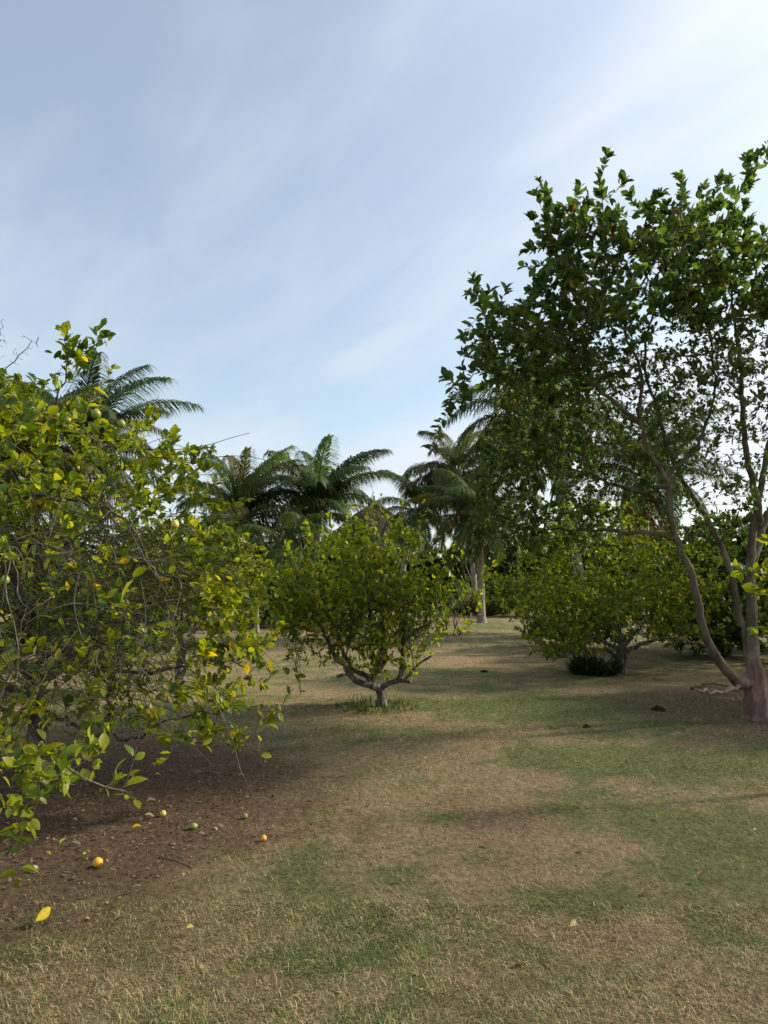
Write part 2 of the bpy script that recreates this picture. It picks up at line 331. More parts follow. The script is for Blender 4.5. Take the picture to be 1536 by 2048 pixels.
# ------------------------------------------------------------------ tree skeletons
class Skel:
    def __init__(s): s.P, s.par, s.minr, s.part = [], [], [], []
    def add(s, p, par, r=0.0, part=-1):
        s.P.append(np.asarray(p, float)); s.par.append(par); s.minr.append(r); s.part.append(part); return len(s.P) - 1
    def nearest(s, p, lim=None):
        A = np.array(s.P[:lim]); return int(np.argmin(((A - p) ** 2).sum(1)))
    def path(s, pts, r0, r1, part, parent=None, step=0.07, wob=0.012, flare=0.0):
        pts = [np.asarray(p, float) for p in pts]
        if parent is None and s.P: parent = s.nearest(pts[0])
        if parent is not None and parent >= 0 and s.P:
            pts = [s.P[parent]] + [p for p in pts if np.linalg.norm(p - s.P[parent]) > 0.02]
        Q = [2 * pts[0] - pts[1]] + pts + [2 * pts[-1] - pts[-2]]
        out = []
        for i in range(1, len(Q) - 2):
            a, b, c, d = Q[i - 1], Q[i], Q[i + 1], Q[i + 2]; n = max(1, int(np.linalg.norm(c - b) / step))
            for k in range(n):
                t = k / n; out.append(0.5 * (2 * b + (c - a) * t + (2 * a - 5 * b + 4 * c - d) * t * t + (3 * b - a - 3 * c + d) * t ** 3))
        out.append(pts[-1])
        cur = -1 if (parent is None or not s.P) else parent
        ids = []; N_ = len(out)
        for i, p in enumerate(out):
            if i == 0 and cur >= 0: continue
            t = i / max(1, N_ - 1); p = p + rng.normal(0, wob, 3) * (1 if 0 < i < N_ - 1 else 0)
            cur = s.add(p, cur, (r1 + (r0 - r1) * (1 - t) ** 1.25) * (1 + flare * math.exp(-i * step / 0.14)), part); ids.append(cur)
        return ids
def colonize(s, A, step=0.09, di=0.7, dk=0.14, trop=(0, 0, 0.15), jit=0.35, iters=120, maxn=9000):
    A = np.array(A); P = np.array(s.P); trop = np.array(trop)
    D = np.full(len(A), 1e9); I = np.zeros(len(A), int)
    def upd(idx0, newP):
        nonlocal D, I
        for k0 in range(0, len(newP), 400):
            q = newP[k0:k0 + 400]; d = np.sqrt(((A[:, None, :] - q[None]) ** 2).sum(2)); j = d.argmin(1); dm = d[np.arange(len(A)), j]
            m = dm < D; D = np.where(m, dm, D); I = np.where(m, j + idx0 + k0, I)
    upd(0, P); nch = np.zeros(len(P) + maxn + 1000, int)
    for it in range(iters):
        act = D < di
        if not act.any(): act = D < D.min() + 0.4
        if not len(A) or len(s.P) > maxn: break
        ids = I[act]; dirs = nrm(A[act] - np.array(s.P)[ids])
        un, inv = np.unique(ids, return_inverse=True); acc = np.zeros((len(un), 3)); np.add.at(acc, inv, dirs)
        acc = nrm(nrm(acc) + trop + rng.normal(0, jit, acc.shape)); ok = nch[un] < 3; un, acc = un[ok], acc[ok]
        if not len(un): break
        n0 = len(s.P); newP = np.array(s.P)[un] + acc * step * (0.8 + 0.4 * rng.random((len(un), 1)))
        newP[:, 2] = np.maximum(newP[:, 2], 0.04)
        for k in range(len(un)): s.add(newP[k], int(un[k])); nch[un[k]] += 1
        upd(n0, newP); keep = D > dk; A, D, I = A[keep], D[keep], I[keep]
        if not len(A): break
def sprouts(s, prob, ln, up=0.8, seg=3, keep=None):
    n = len(s.P); has = np.zeros(n, bool)
    for p in s.par:
        if p >= 0: has[p] = True
    for i in range(n):
        if has[i] or s.part[i] == -2 or s.part[i] >= 0 and rng.random() < 0.5 or s.par[i] < 0: continue
        if keep is not None and rng.random() > keep(s.P[i]): continue
        if rng.random() < prob:
            d = nrm(s.P[i] - s.P[s.par[i]] + 1e-6); d = nrm(d * 0.6 + np.array((0, 0, up)) * rng.random() + rng.normal(0, 0.3, 3)); L = ln * (0.5 + rng.random()); c = i
            for k in range(seg):
                d = nrm(d + rng.normal(0, 0.10, 3)); c = s.add(s.P[c] + d * L / seg, c)
def epicormic(s, prob, ln, ymin, ymax, parts=None, n0=0):
    n = len(s.P); P = np.array(s.P); x, y, z = project(P)
    for i in range(n0, n):
        if s.part[i] < 1 or (parts and s.part[i] not in parts) or not (ymin < y[i] < ymax) or rng.random() > prob: continue
        for k in range(rng.integers(1, 4)):
            d = nrm(rng.normal(0, 1, 3) + np.array((0, -0.3, 0.35))); L = ln * (0.4 + rng.random()); c = i
            for q in range(4): d = nrm(d + rng.normal(0, 0.2, 3)); c = s.add(s.P[c] + d * L / 4, c)
def radii(s, tip=0.0016, e=2.25):
    n = len(s.P); acc = np.zeros(n); par = np.array(s.par); mr = np.array(s.minr); r = np.zeros(n)
    for i in range(n - 1, -1, -1):
        ri = acc[i] ** (1 / e) if acc[i] > 0 else tip
        if s.part[i] == -2: ri = min(max(acc[i] ** (1 / e) if acc[i] > 0 else 0, mr[i]), 0.005)
        elif s.part[i] >= 0: ri = max(mr[i], min(ri, mr[i] * 1.08) if mr[i] > 0 else ri)
        elif mr[i] > 0: ri = max(ri, mr[i])
        r[i] = ri
        if par[i] >= 0 and s.part[i] != -2: acc[par[i]] += ri ** e
    return r
def tubes(s, r, base):
    """returns dict part -> (verts, quads)"""
    n = len(s.P); P = np.array(s.P) - base; ch = [[] for _ in range(n)]; roots = []
    for i, p in enumerate(s.par):
        (ch[p] if p >= 0 else roots).append(i)
    out = {}
    stack = [(i, -1) for i in roots]
    while stack:
        i, p = stack.pop(); part = s.part[i]; chain = [i]; j = i
        while True:
            same = [c for c in ch[j] if s.part[c] == part]
            nxt = max(same, key=lambda c: r[c] + (1 if part >= 0 else 0)) if same else None
            for c in ch[j]:
                if c != nxt: stack.append((c, j))
            if nxt is None: break
            chain.append(nxt); j = nxt
        pts = P[chain]; rr = r[chain]
        if p >= 0:
            pts = np.vstack([P[p], pts]); rr = np.concatenate([[min(rr[0] * 1.15, r[p])], rr])
        if len(pts) < 2: continue
        rm = rr.max(); k = 4 if rm < 0.004 else 5 if rm < 0.012 else 8 if rm < 0.035 else 14
        T = np.gradient(pts, axis=0); T = nrm(T)
        ref = np.array((0.31, 0.77, 0.55)) if abs(T[0] @ np.array((0.31, 0.77, 0.55))) < 0.9 else np.array((1.0, 0, 0))
        Uv = np.zeros_like(pts); u = nrm(np.cross(T[0], ref))
        for q in range(len(pts)):
            u = nrm(u - T[q] * (u @ T[q])); Uv[q] = u
        Wv = np.cross(T, Uv); a = np.linspace(0, 2 * np.pi, k, endpoint=False)
        lump = 1 + (0.045 * rng.normal(0, 1, (len(pts), k)) if k >= 8 else np.zeros((len(pts), k)))
        ring = pts[:, None, :] + (rr[:, None] * lump)[..., None] * (np.cos(a)[None, :, None] * Uv[:, None, :] + np.sin(a)[None, :, None] * Wv[:, None, :])
        V = ring.reshape(-1, 3); m = len(pts)
        ii = (np.arange(m - 1)[:, None] * k + np.arange(k)[None, :]).ravel(); jj = (np.arange(m - 1)[:, None] * k + ((np.arange(k) + 1) % k)[None, :]).ravel()
        f = np.stack([ii, jj, jj + k, ii + k], 1)
        V = np.vstack([V, pts[-1] + T[-1] * rr[-1] * 0.5]); tipi = len(V) - 1
        cap = np.stack([(m - 1) * k + np.arange(k), (m - 1) * k + (np.arange(k) + 1) % k, np.full(k, tipi)], 1)
        d = out.setdefault(part, [[], [], [], 0]); d[0].append(V); d[1].append(f + d[3]); d[2].append(cap + d[3]); d[3] += len(V)
    return {k: (np.concatenate(v[0]), np.concatenate(v[1]), np.concatenate(v[2])) for k, v in out.items()}

# ------------------------------------------------------------------ leaves
# templates: rows (t along, half width, lift of edge, lift of midrib)
T_HI = [(0.0, 0.0, 0, 0), (0.12, 0.035, 0, 0), (0.26, 0.30, 0.075, 0.015), (0.46, 0.47, 0.10, 0.025), (0.68, 0.43, 0.075, 0.01), (0.87, 0.22, 0.01, -0.03), (1.0, 0.0, -0.07, -0.07)]
T_MID = [(0.0, 0.0, 0, 0), (0.30, 0.40, 0.09, 0.01), (0.68, 0.42, 0.07, 0.0), (1.0, 0.0, -0.07, -0.07)]
T_LO = [(0.0, 0.0, 0, 0), (0.50, 0.50, 0.09, 0.0), (1.0, 0.0, -0.05, -0.05)]
def leaf_template(rows):
    V, f3, f4 = [], [], []; prev = None
    for (t, w, e, m) in rows:
        if w == 0: V.append((t, 0, m)); cur = (len(V) - 1,)
        else: V += [(t, -w, e), (t, 0, m), (t, w, e)]; cur = tuple(range(len(V) - 3, len(V)))
        if prev:
            if len(prev) == 1: f3 += [(prev[0], cur[1], cur[0]), (prev[0], cur[2], cur[1])]
            elif len(cur) == 1: f3 += [(prev[0], prev[1], cur[0]), (prev[1], prev[2], cur[0])]
            else: f4 += [(prev[0], prev[1], cur[1], cur[0]), (prev[1], prev[2], cur[2], cur[1])]
        prev = cur
    return np.array(V, float), np.array(f3), np.array(f4) if f4 else np.zeros((0, 4), int)
TPL = {'hi': leaf_template(T_HI), 'mid': leaf_template(T_MID), 'lo': leaf_template(T_LO)}
def leaf_set(s, r, per, rmax, L, ratio, nc, w, keep=None, upb=0.35, spread=0.85, sig=0.28, droop=0.0, tips=4.0):
    n = len(s.P); P = np.array(s.P); par = np.array(s.par); ids = np.where((r < rmax) & (par >= 0) & (np.array(s.part) != -2))[0]
    has = np.zeros(n, bool); has[par[par >= 0]] = True
    cnt = rng.poisson(per * np.clip(1.5 - r[ids] / rmax, 0.3, 1.2) + np.where(has[ids], 0, tips)); ids = np.repeat(ids, cnt)
    seg = P[ids] - P[par[ids]]; d = nrm(seg); pos = P[ids] - seg * rng.random((len(ids), 1))
    if keep is not None:
        k = rng.random(len(ids)) < keep(pos); ids, d, pos = ids[k], d[k], pos[k]
    n = len(ids); rv = rng.normal(0, 1, (n, 3)); rad = nrm(rv - d * (rv * d).sum(1, keepdims=True))
    ax = nrm(d * 0.55 + rad * spread + np.array((0, 0, upb - droop)) * rng.random((n, 1)) )
    up = np.array((0, 0, 1.0)) + rng.normal(0, 0.55, (n, 3)); nm = nrm(up - ax * (up * ax).sum(1, keepdims=True)); sd = np.cross(nm, ax)
    Ln = L * np.exp(rng.normal(0, sig, n))
    return dict(p=pos, ax=ax, sd=sd, nm=nm, L=Ln, W=Ln * ratio * np.exp(rng.normal(0, 0.12, n)), c=rng.choice(nc, n, p=w))
def sub(ls, m): return {k: v[m] for k, v in ls.items()}
def cat(*a): return {k: np.concatenate([x[k] for x in a]) for k in a[0]}
def leaves_mesh(name, ls, base, pal, tpl, var=0.22):
    T, f3, f4 = TPL[tpl]; n = len(ls['L']); k = len(T)
    V = (ls['p'] - base)[:, None, :] + ls['L'][:, None, None] * (T[None, :, 0:1] * ls['ax'][:, None, :] + T[None, :, 2:3] * ls['nm'][:, None, :]) + ls['W'][:, None, None] * T[None, :, 1:2] * ls['sd'][:, None, :]
    c = pal[ls['c']] * np.exp(rng.normal(0, var, n))[:, None]
    o = np.arange(n)[:, None, None] * k
    faces = [(o + f3[None]).reshape(-1, 3)]
    if len(f4): faces.insert(0, (o + f4[None]).reshape(-1, 4))
    return mesh_np(name, V.reshape(-1, 3), faces, np.repeat(c, k, 0), True)
def leaf_objects(ls, root_base, pal, mat, crown):
    T, f3, f4 = TPL['hi']; ms = []
    for c in pal:
        m = mesh_np('leaf', T, [f4, f3], np.tile(c, (len(T), 1)), True); m.materials.append(mat); ms.append(m)
    for i in range(len(ls['L'])):
        o = bpy.data.objects.new('leaf', ms[ls['c'][i]]); COL.objects.link(o); o.parent = crown
        L, Wd = ls['L'][i], ls['W'][i]; p = ls['p'][i] - root_base
        a, b, c = ls['ax'][i] * L, ls['sd'][i] * Wd, ls['nm'][i] * L
        o.matrix_basis = Matrix(((a[0], b[0], c[0], p[0]), (a[1], b[1], c[1], p[1]), (a[2], b[2], c[2], p[2]), (0, 0, 0, 1)))
def project(P):
    q = P - np.array((0, 0, EYE)); zc = q[:, 1] * CP + q[:, 2] * SP; yc = -q[:, 1] * SP + q[:, 2] * CP
    zc = np.maximum(zc, 0.05); return CW / 2 + F * q[:, 0] / zc, CH / 2 - F * yc / zc, zc
def split_near(ls, n, score=None):
    x, y, z = project(ls['p']); vis = (x > 5) & (x < CW - 5) & (y > 5) & (y < CH - 5)
    up = np.abs((ls['nm'] * nrm(ls['p'] - np.array((0, 0, EYE)))).sum(1))
    sc = np.where(vis, ls['L'] / z * (0.45 + up), 0)
    order = np.argsort(-sc); m = np.zeros(len(sc), bool); m[order[:n]] = True
    return sub(ls, m), sub(ls, ~m)
def ell(c, rad, n, shell=0.0):
    d = nrm(rng.normal(0, 1, (n, 3))); rr = (shell + (1 - shell) * rng.random((n, 1))) ** (1 / 3 if shell == 0 else 1)
    return np.asarray(c) + d * rr * np.asarray(rad)
def finish_tree(name, s, base, label, category, group, bark, twig, leafmat, ls, pal, tpl, nleaf=0, part_names=None, tip=0.0016, r=None, limbbark=None):
    print('TREE', label[:40], 'nodes', len(s.P), 'leaves', 0 if ls is None else len(ls['L']))
    root = empty(name, base); tag(root, label, category, group)
    tb = tubes(s, r, base)
    for part in sorted(tb):
        V, f, cap = tb[part]
        if part < 0:
            o = obj('twigs', mesh_np('twigs', V, [f, cap], None, True), twig, root); tag(o, kind='stuff')
        else:
            nm = (part_names or {}).get(part, 'trunk' if part == 0 else 'limb'); obj(nm, mesh_np(nm, V, [f, cap], None, True), bark if part == 0 or limbbark is None else limbbark, root)
    if ls is not None:
        near, rest = (split_near(ls, nleaf) if nleaf else (None, ls))
        cr = obj('crown', leaves_mesh('crown', rest, base, pal, tpl), leafmat, root); tag(cr, kind='stuff')
        if near is not None: leaf_objects(near, base, pal, leafmat, cr)
    return root
def ball(name, r, mat, squash=1.0, nip=0.0, parent=None, loc=(0, 0, 0)):
    k, m = 14, 10; V = [(0, 0, -r * squash)]
    for i in range(1, m):
        t = math.pi * i / m; z = -math.cos(t); rr = math.sin(t) * (1 + 0.02 * math.sin(5 * t))
        if i > m - 3: z += nip * (i - (m - 3)) / 2
        V += [(r * rr * math.cos(2 * math.pi * j / k), r * rr * math.sin(2 * math.pi * j / k), r * squash * z) for j in range(k)]
    V.append((0, 0, r * squash * (1 + nip)))
    q = np.array([(1 + i * k + j, 1 + i * k + (j + 1) % k, 1 + (i + 1) * k + (j + 1) % k, 1 + (i + 1) * k + j) for i in range(m - 2) for j in range(k)])
    t3 = np.array([(0, 1 + (j + 1) % k, 1 + j) for j in range(k)] + [(len(V) - 1, 1 + (m - 2) * k + j, 1 + (m - 2) * k + (j + 1) % k) for j in range(k)])
    o = obj(name, mesh_np(name, np.array(V), [q, t3], None, True), mat, parent); o.location = loc; return o
PAL_LIME = np.array([(0.135, 0.185, 0.012), (0.085, 0.135, 0.012), (0.185, 0.225, 0.012), (0.045, 0.092, 0.014), (0.22, 0.25, 0.014), (0.42, 0.30, 0.012), (0.28, 0.26, 0.014)])
PAL_GUAVA = np.array([(0.074, 0.120, 0.030), (0.054, 0.094, 0.028), (0.10, 0.148, 0.036), (0.042, 0.075, 0.026), (0.12, 0.14, 0.042), (0.16, 0.10, 0.02), (0.12, 0.06, 0.025)])

# ------------------------------------------------------------------ 1. near lime tree on the left
def near_lime():
    s = Skel(); b = np.array((TREE_L[0], TREE_L[1], 0.0)); Y = 5.9
    s.path([b + (0, 0, -0.05), b + (0.02, -0.02, 0.15), at(78, 1430, 5.85), at(70, 1380, 5.75)], 0.085, 0.06, 0, parent=-1)
    def limb(part, pts, r0, r1, wob=0.012): return s.path(pts, r0, r1, part, wob=wob)
    limb(1, [at(60, 1345, 5.6), at(110, 1300, 5.3), at(160, 1300, 5.15), at(185, 1320, 5.0), at(205, 1362, 4.9), at(230, 1420, 4.75), at(300, 1450, 4.6)], 0.034, 0.006)
    limb(2, [at(80, 1350, 5.6), at(150, 1322, 5.3), at(230, 1345, 5.1), at(330, 1338, 5.0), at(420, 1320, 5.0), at(500, 1345, 5.0)], 0.028, 0.004)
    limb(3, [at(10, 1300, 5.5), at(-10, 1180, 5.3), at(50, 1090, 5.1), at(180, 1092, 4.9), at(290, 1130, 4.8), at(400, 1190, 4.8), at(480, 1250, 4.9)], 0.036, 0.004)
    limb(4, [at(-30, 1300, 5.4), at(-60, 1120, 5.0), at(-10, 1010, 4.6), at(130, 1000, 4.4), at(230, 1025, 4.4), at(285, 1090, 4.4), at(325, 1180, 4.5), at(345, 1240, 4.6)], 0.03, 0.003)
    limb(5, [at(40, 1200, 5.6), at(-40, 1000, 5.3), at(0, 876, 5.0), at(130, 860, 4.8), at(250, 903, 4.8), at(370, 925, 4.9)], 0.032, 0.003)
    limb(6, [at(60, 1250, 5.7), at(80, 1000, 5.4), at(100, 850, 5.0), at(130, 760, 4.8), at(150, 690, 4.7)], 0.03, 0.004)
    limb(7, [at(40, 1430, 5.2), at(0, 1470, 4.5), at(20, 1530, 3.6), at(100, 1530, 3.3), at(180, 1560, 3.25), at(270, 1600, 3.3)], 0.02, 0.003)
    limb(8, [at(130, 1330, 5.9), at(220, 1200, 6.0), at(300, 1090, 6.0), at(380, 1010, 5.8), at(400, 930, 5.7)], 0.028, 0.003)
    limb(9, [at(60, 1400, 5.7), at(-80, 1300, 5.6), at(-300, 1150, 5.5), at(-420, 1050, 5.4)], 0.035, 0.005)
    limb(10, [at(120, 1440, 5.5), at(260, 1480, 5.0), at(330, 1440, 4.8), at(430, 1420, 4.8), at(560, 1425, 4.9)], 0.018, 0.003)
    A = [ell(at(110, 960, 5.1), (1.0, 1.3, 0.62), 620), ell(at(300, 1080, 5.2), (0.62, 1.2, 0.55), 420), ell(at(120, 1180, 5.0), (1.2, 1.6, 0.8), 620), ell(at(330, 1250, 5.1), (0.68, 1.1, 0.5), 420),
         ell(at(420, 1290, 5.0), (0.38, 0.6, 0.42), 230), ell(at(60, 1370, 4.7), (0.8, 0.9, 0.45), 330), ell(at(250, 1370, 4.9), (0.65, 0.7, 0.32), 240), ell(at(105, 1525, 3.45), (0.26, 0.45, 0.13), 130), ell(at(20, 1590, 3.2), (0.18, 0.3, 0.11), 50), ell(at(5, 1690, 3.2), (0.09, 0.2, 0.06), 22),
         ell(at(40, 825, 4.8), (0.35, 0.6, 0.24), 170), ell(at(145, 730, 4.75), (0.16, 0.2, 0.20), 60), ell(at(340, 910, 5.2), (0.26, 0.5, 0.22), 110), ell(at(330, 1430, 4.7), (0.55, 0.5, 0.22), 130),
         ell(at(460, 1440, 4.9), (0.22, 0.3, 0.25), 50), ell((-4.4, 5.4, 1.9), (1.0, 1.3, 1.0), 260), ell(at(235, 1585, 3.4), (0.10, 0.2, 0.05), 12), ell(at(470, 1190, 5.3), (0.22, 0.5, 0.32), 110), ell(at(495, 1300, 5.0), (0.18, 0.3, 0.22), 60), ell(at(515, 1410, 4.9), (0.14, 0.2, 0.18), 30), ell(at(520, 1505, 4.7), (0.07, 0.1, 0.06), 8), ell(at(400, 1470, 4.8), (0.2, 0.3, 0.12), 30)]
    colonize(s, np.concatenate(A), step=0.075, di=0.55, dk=0.105, trop=(0.02, -0.02, -0.02), jit=0.38, iters=120, maxn=12000)
    # long bare whips
    nn0 = len(s.P)
    for k in range(2900):
        i = int(rng.integers(60, nn0)); p = s.P[i]; x, y, z = project(p[None])
        if y[0] < 900 or (y[0] < 1040 and rng.random() < 0.75) or y[0] > 1390 or x[0] > 430 or (x[0] > 300 and rng.random() < 0.6): continue
        d = nrm(np.array((rng.normal(0.30, 0.8), rng.normal(-0.1, 0.6), rng.normal(0.15, 0.5)))); c = i; L = 0.3 + 0.8 * rng.random() ** 2; n = 7; r0 = 0.0022 + 0.0026 * rng.random() ** 2
        for q in range(n):
            d = nrm(d + rng.normal(0, 0.14, 3) + np.array((0, 0, -0.10))); c = s.add(s.P[c] + d * L / n, c, r0 * (1 - 0.6 * q / n), -2)
    sprouts(s, 0.55, 0.16, 0.8)
    r = radii(s, 0.0016, 2.35)
    def keep(P):
        x, y, z = project(P); top = sstep(1150, 980, y); right = sstep(330, 470, x)
        low = (y > 1450) & (z < 4.2); c1 = np.clip(0.32 + 0.70 * top + 0.55 * right * sstep(1560, 1350, y), 0, 1)
        c1 = np.where(low, 0.85, c1); return c1 * (0.35 + 0.65 * (fbm(P[:, 0] * 1.0 + 5, P[:, 2] + P[:, 1], 2.6, 2) > 0.46))
    ls = leaf_set(s, r, 4.0, 0.0065, 0.060, 0.56, 7, [0.30, 0.20, 0.22, 0.12, 0.12, 0.015, 0.025], keep, 0.55)
    # rosettes at the tip of the tall shoot
    tips = [at(150, 690, 4.7), at(195, 680, 4.7), at(120, 720, 4.7), at(175, 700, 4.72), at(160, 715, 4.7), at(205, 672, 4.68)]
    q = []
    for t in tips:
        n = 12; ax = nrm(rng.normal(0, 0.7, (n, 3)) + np.array((0.25, 0, 0.7))); up = rng.normal(0, 1, (n, 3)) + np.array((0, -0.5, 0.6)); nm = nrm(up - ax * (up * ax).sum(1, keepdims=True))
        L = 0.07 * np.exp(rng.normal(0, 0.15, n)); q.append(dict(p=t + rng.normal(0, 0.035, (n, 3)), ax=ax, sd=np.cross(nm, ax), nm=nm, L=L, W=L * 0.55, c=rng.choice([1, 3, 3], n)))
    s.path([at(160, 700, 4.7), at(205, 676, 4.68)], 0.004, 0.002, -1)
    r = radii(s, 0.0016, 2.35)
    ls = cat(ls, *q)
    root = finish_tree('lime_tree', s, b, 'big sprawling lime tree with tangled grey twigs, yellow leaves and fallen fruit beneath', 'tree', None, M_CBARK, M_TWIG, M_CITRUS, ls, PAL_LIME * np.array((1.2, 1.15, 1.1)), 'mid', 300, r=r)
    # dead twiggy branch poking out of the top
    d = Skel(); p0 = at(-15, 800, 5.0)
    d.path([p0, at(10, 745, 5.0), at(45, 705, 5.0), at(76, 676, 5.0)], 0.006, 0.0022, 0, parent=-1, step=0.03)
    d.path([at(-5, 790, 5.0), at(-12, 720, 5.0), at(2, 655, 5.0), at(6, 638, 5.0)], 0.006, 0.002, 0, parent=0, step=0.03)
    colonize(d, np.concatenate([ell(at(30, 705, 5.0), (0.14, 0.14, 0.15), 26), ell(at(0, 680, 5.0), (0.1, 0.1, 0.12), 14), ell(at(85, 690, 5.0), (0.05, 0.1, 0.05), 3)]), 0.03, 0.4, 0.05, (0, 0, 0.1), 0.4, 40, 600)
    rd = radii(d, 0.0013); tb = tubes(d, rd, b); V = np.concatenate([tb[k][0] for k in tb]); off = 0; f, c3 = [], []
    for k in tb: f.append(tb[k][1] + off); c3.append(tb[k][2] + off); off += len(tb[k][0])
    o = obj('dead_branch', mesh_np('dead_branch', V, [np.concatenate(f), np.concatenate(c3)], None, True), M_TWIG, root); o['label'] = 'bare dead twigs sticking up above the leaves'
    for (px, py, Yd, rr, mt) in ((192, 828, 4.55, 0.031, M_LIME), (243, 848, 4.55, 0.026, M_LIME), (136, 842, 4.5, 0.022, M_LIME), (318, 1046, 4.4, 0.022, M_LIME), (350, 1049, 4.4, 0.025, M_YELLOW), (76, 925, 4.4, 0.014, M_ORANGE), (232, 914, 4.6, 0.024, M_LIME), (112, 830, 4.6, 0.024, M_LIME), (10, 1160, 3.9, 0.024, M_LIME)):
        o = ball('fruit', rr, mt, 1.08, 0.06, root); o.location = at(px, py, Yd) - b
near_lime()

# ------------------------------------------------------------------ 2. central lime tree
def central_lime():
    s = Skel(); Y = 8.7; b = gnd(763, 1412); Y = b[1]; b[2] = 0
    a = lambda x, y, d=0.0: at(x, y, Y + d)
    s.path([b + (0, 0, -0.05), b + (0, 0, 0.05), a(765, 1395), a(760, 1378)], 0.075, 0.055, 0, parent=-1, wob=0.004)
    s.path([a(742, 1368, -.05), a(712, 1362, -.15), a(700, 1350, -.2), a(688, 1330, -.25), a(672, 1318, -.25), a(655, 1280, -.2), a(630, 1240, -.2), a(590, 1215, -.1)], 0.042, 0.007, 1)
    s.path([a(700, 1347, -.22), a(674, 1353, -.35)], 0.022, 0.020, 2, wob=0)
    s.path([a(742, 1362, .1), a(718, 1345, .2), a(694, 1322, .3), a(672, 1270, .4), a(650, 1190, .4), a(640, 1120, .3)], 0.036, 0.006, 3)
    s.path([a(752, 1345), a(746, 1300, .1), a(735, 1200, .1), a(728, 1100, 0), a(738, 1040, 0), a(745, 990, 0)], 0.036, 0.004, 4)
    s.path([a(780, 1366, -.05), a(798, 1361, -.1), a(822, 1364, -.2)], 0.034, 0.024, 5, wob=0.003)
    s.path([a(803, 1340, -.1), a(808, 1290, -.1), a(814, 1200, 0), a(835, 1120, 0), a(842, 1050, 0)], 0.034, 0.005, 6)
    s.path([a(812, 1356, -.15), a(840, 1326, -.3), a(863, 1312, -.4)], 0.018, 0.011, 7, wob=0.004)
    s.path([a(806, 1290, -.1), a(830, 1262, -.2), a(876, 1238, -.3)], 0.026, 0.018, 8, wob=0.004)
    s.path([a(800, 1300, .2), a(850, 1267, .4), a(915, 1269, .6), a(940, 1245, .6), a(957, 1212, .6)], 0.012, 0.003, 9)
    s.path([a(765, 1340, .2), a(775, 1250, .5), a(770, 1170, .6), a(775, 1090, .5)], 0.032, 0.005, 10)
    s.path([a(700, 1280, -.3), a(640, 1232, -.5), a(600, 1245, -.6), a(590, 1300, -.6), a(602, 1390, -.6)], 0.014, 0.002, 11)
    s.path([a(760, 1330, -.2), a(765, 1230, -.5), a(730, 1170, -.6), a(700, 1110, -.5)], 0.026, 0.004, 12)
    s.path([a(815, 1270, -.1), a(822, 1285, -.2), a(826, 1330, -.25), a(822, 1352, -.25)], 0.008, 0.004, 13)
    A = [ell(a(680, 1195), (0.95, 1.0, 0.56), 800), ell(a(615, 1255, -.3), (0.48, 0.6, 0.25), 220), ell(a(560, 1200, -.2), (0.25, 0.4, 0.2), 70), ell(a(745, 1105), (0.72, 0.85, 0.40), 480), ell(a(845, 1165), (0.34, 0.6, 0.48), 220), ell(a(585, 1215, -.1), (0.34, 0.5, 0.28), 180), ell(a(745, 1035), (0.16, 0.25, 0.2), 36),
         ell(a(845, 1075), (0.14, 0.22, 0.2), 36), ell(a(580, 1150), (0.1, 0.15, 0.28), 25), ell(a(905, 1232, .6), (0.11, 0.12, 0.22), 40), ell(a(880, 1210), (0.2, 0.3, 0.2), 70), ell(a(550, 1260, -.2), (0.22, 0.3, 0.14), 50), ell(a(735, 1280, -.2), (0.5, 0.6, 0.2), 200), ell(a(740, 1240), (0.45, 0.6, 0.3), 130)]
    colonize(s, np.concatenate(A), 0.075, 0.55, 0.11, (0, 0, 0.18), 0.35, 120, 9000)
    for k in range(420):
        i = rng.integers(60, 900); p = s.P[i]
        d = nrm(np.array((rng.normal(0, 0.4), rng.normal(0, 0.4), 1.0))); c = i; L = 0.35 + 0.5 * rng.random()
        if p[2] > 1.25: continue
        for q in range(7): d = nrm(d + rng.normal(0, 0.10, 3)); c = s.add(s.P[c] + d * L / 7, c, 0.0045 * (1 - 0.1 * q))
    epicormic(s, 0.75, 0.26, 1150, 1352)
    sprouts(s, 0.6, 0.17, 1.0)
    for (x0, y0, x1, y1) in ((742, 1060, 746, 958), (705, 1080, 698, 1008), (668, 1090, 655, 1030), (795, 1070, 805, 1005), (838, 1080, 848, 1000), (585, 1180, 574, 1095), (620, 1110, 612, 1060), (770, 1060, 762, 990), (870, 1120, 880, 1050)):
        i = s.nearest(a(x0, y0, rng.normal(0, 0.2))); p0 = s.P[i]; p1 = at(x1, y1, p0[1]); c = i
        for q in range(1, 9): c = s.add(p0 + (p1 - p0) * q / 8 + rng.normal(0, 0.008, 3), c)
    r = radii(s, 0.0018, 2.3)
    def keep(P):
        z = P[:, 2]; return np.clip(0.45 + 0.6 * sstep(0.9, 2.1, z) + 0.5 * sstep(-0.7, -1.0, P[:, 0]), 0, 1) * (0.2 + 0.8 * (fbm(P[:, 0] + 9, P[:, 2] + P[:, 1], 3.6, 2) > 0.49))
    ls = leaf_set(s, r, 2.9, 0.009, 0.064, 0.55, 7, [0.33, 0.24, 0.2, 0.13, 0.08, 0.0, 0.02], keep, 0.6)
    root = finish_tree('lime_tree', s, b, 'lone bushy lime tree with low forked trunk and sawn limb stubs in mid lawn', 'tree', None, M_CBARK, M_TWIG, M_CITRUS, ls, PAL_LIME * np.array((1.4, 1.35, 1.2)), 'mid', 120, r=r)
    for (px, py, dd, rr, mt) in ((772, 1153, -.9, 0.026, M_LIME), (640, 968, 0, 0.02, M_YELLOW)):
        if py > 1000: o = ball('fruit', rr, mt, 1.05, 0.05, root); o.location = a(px, py, dd) - b
central_lime()

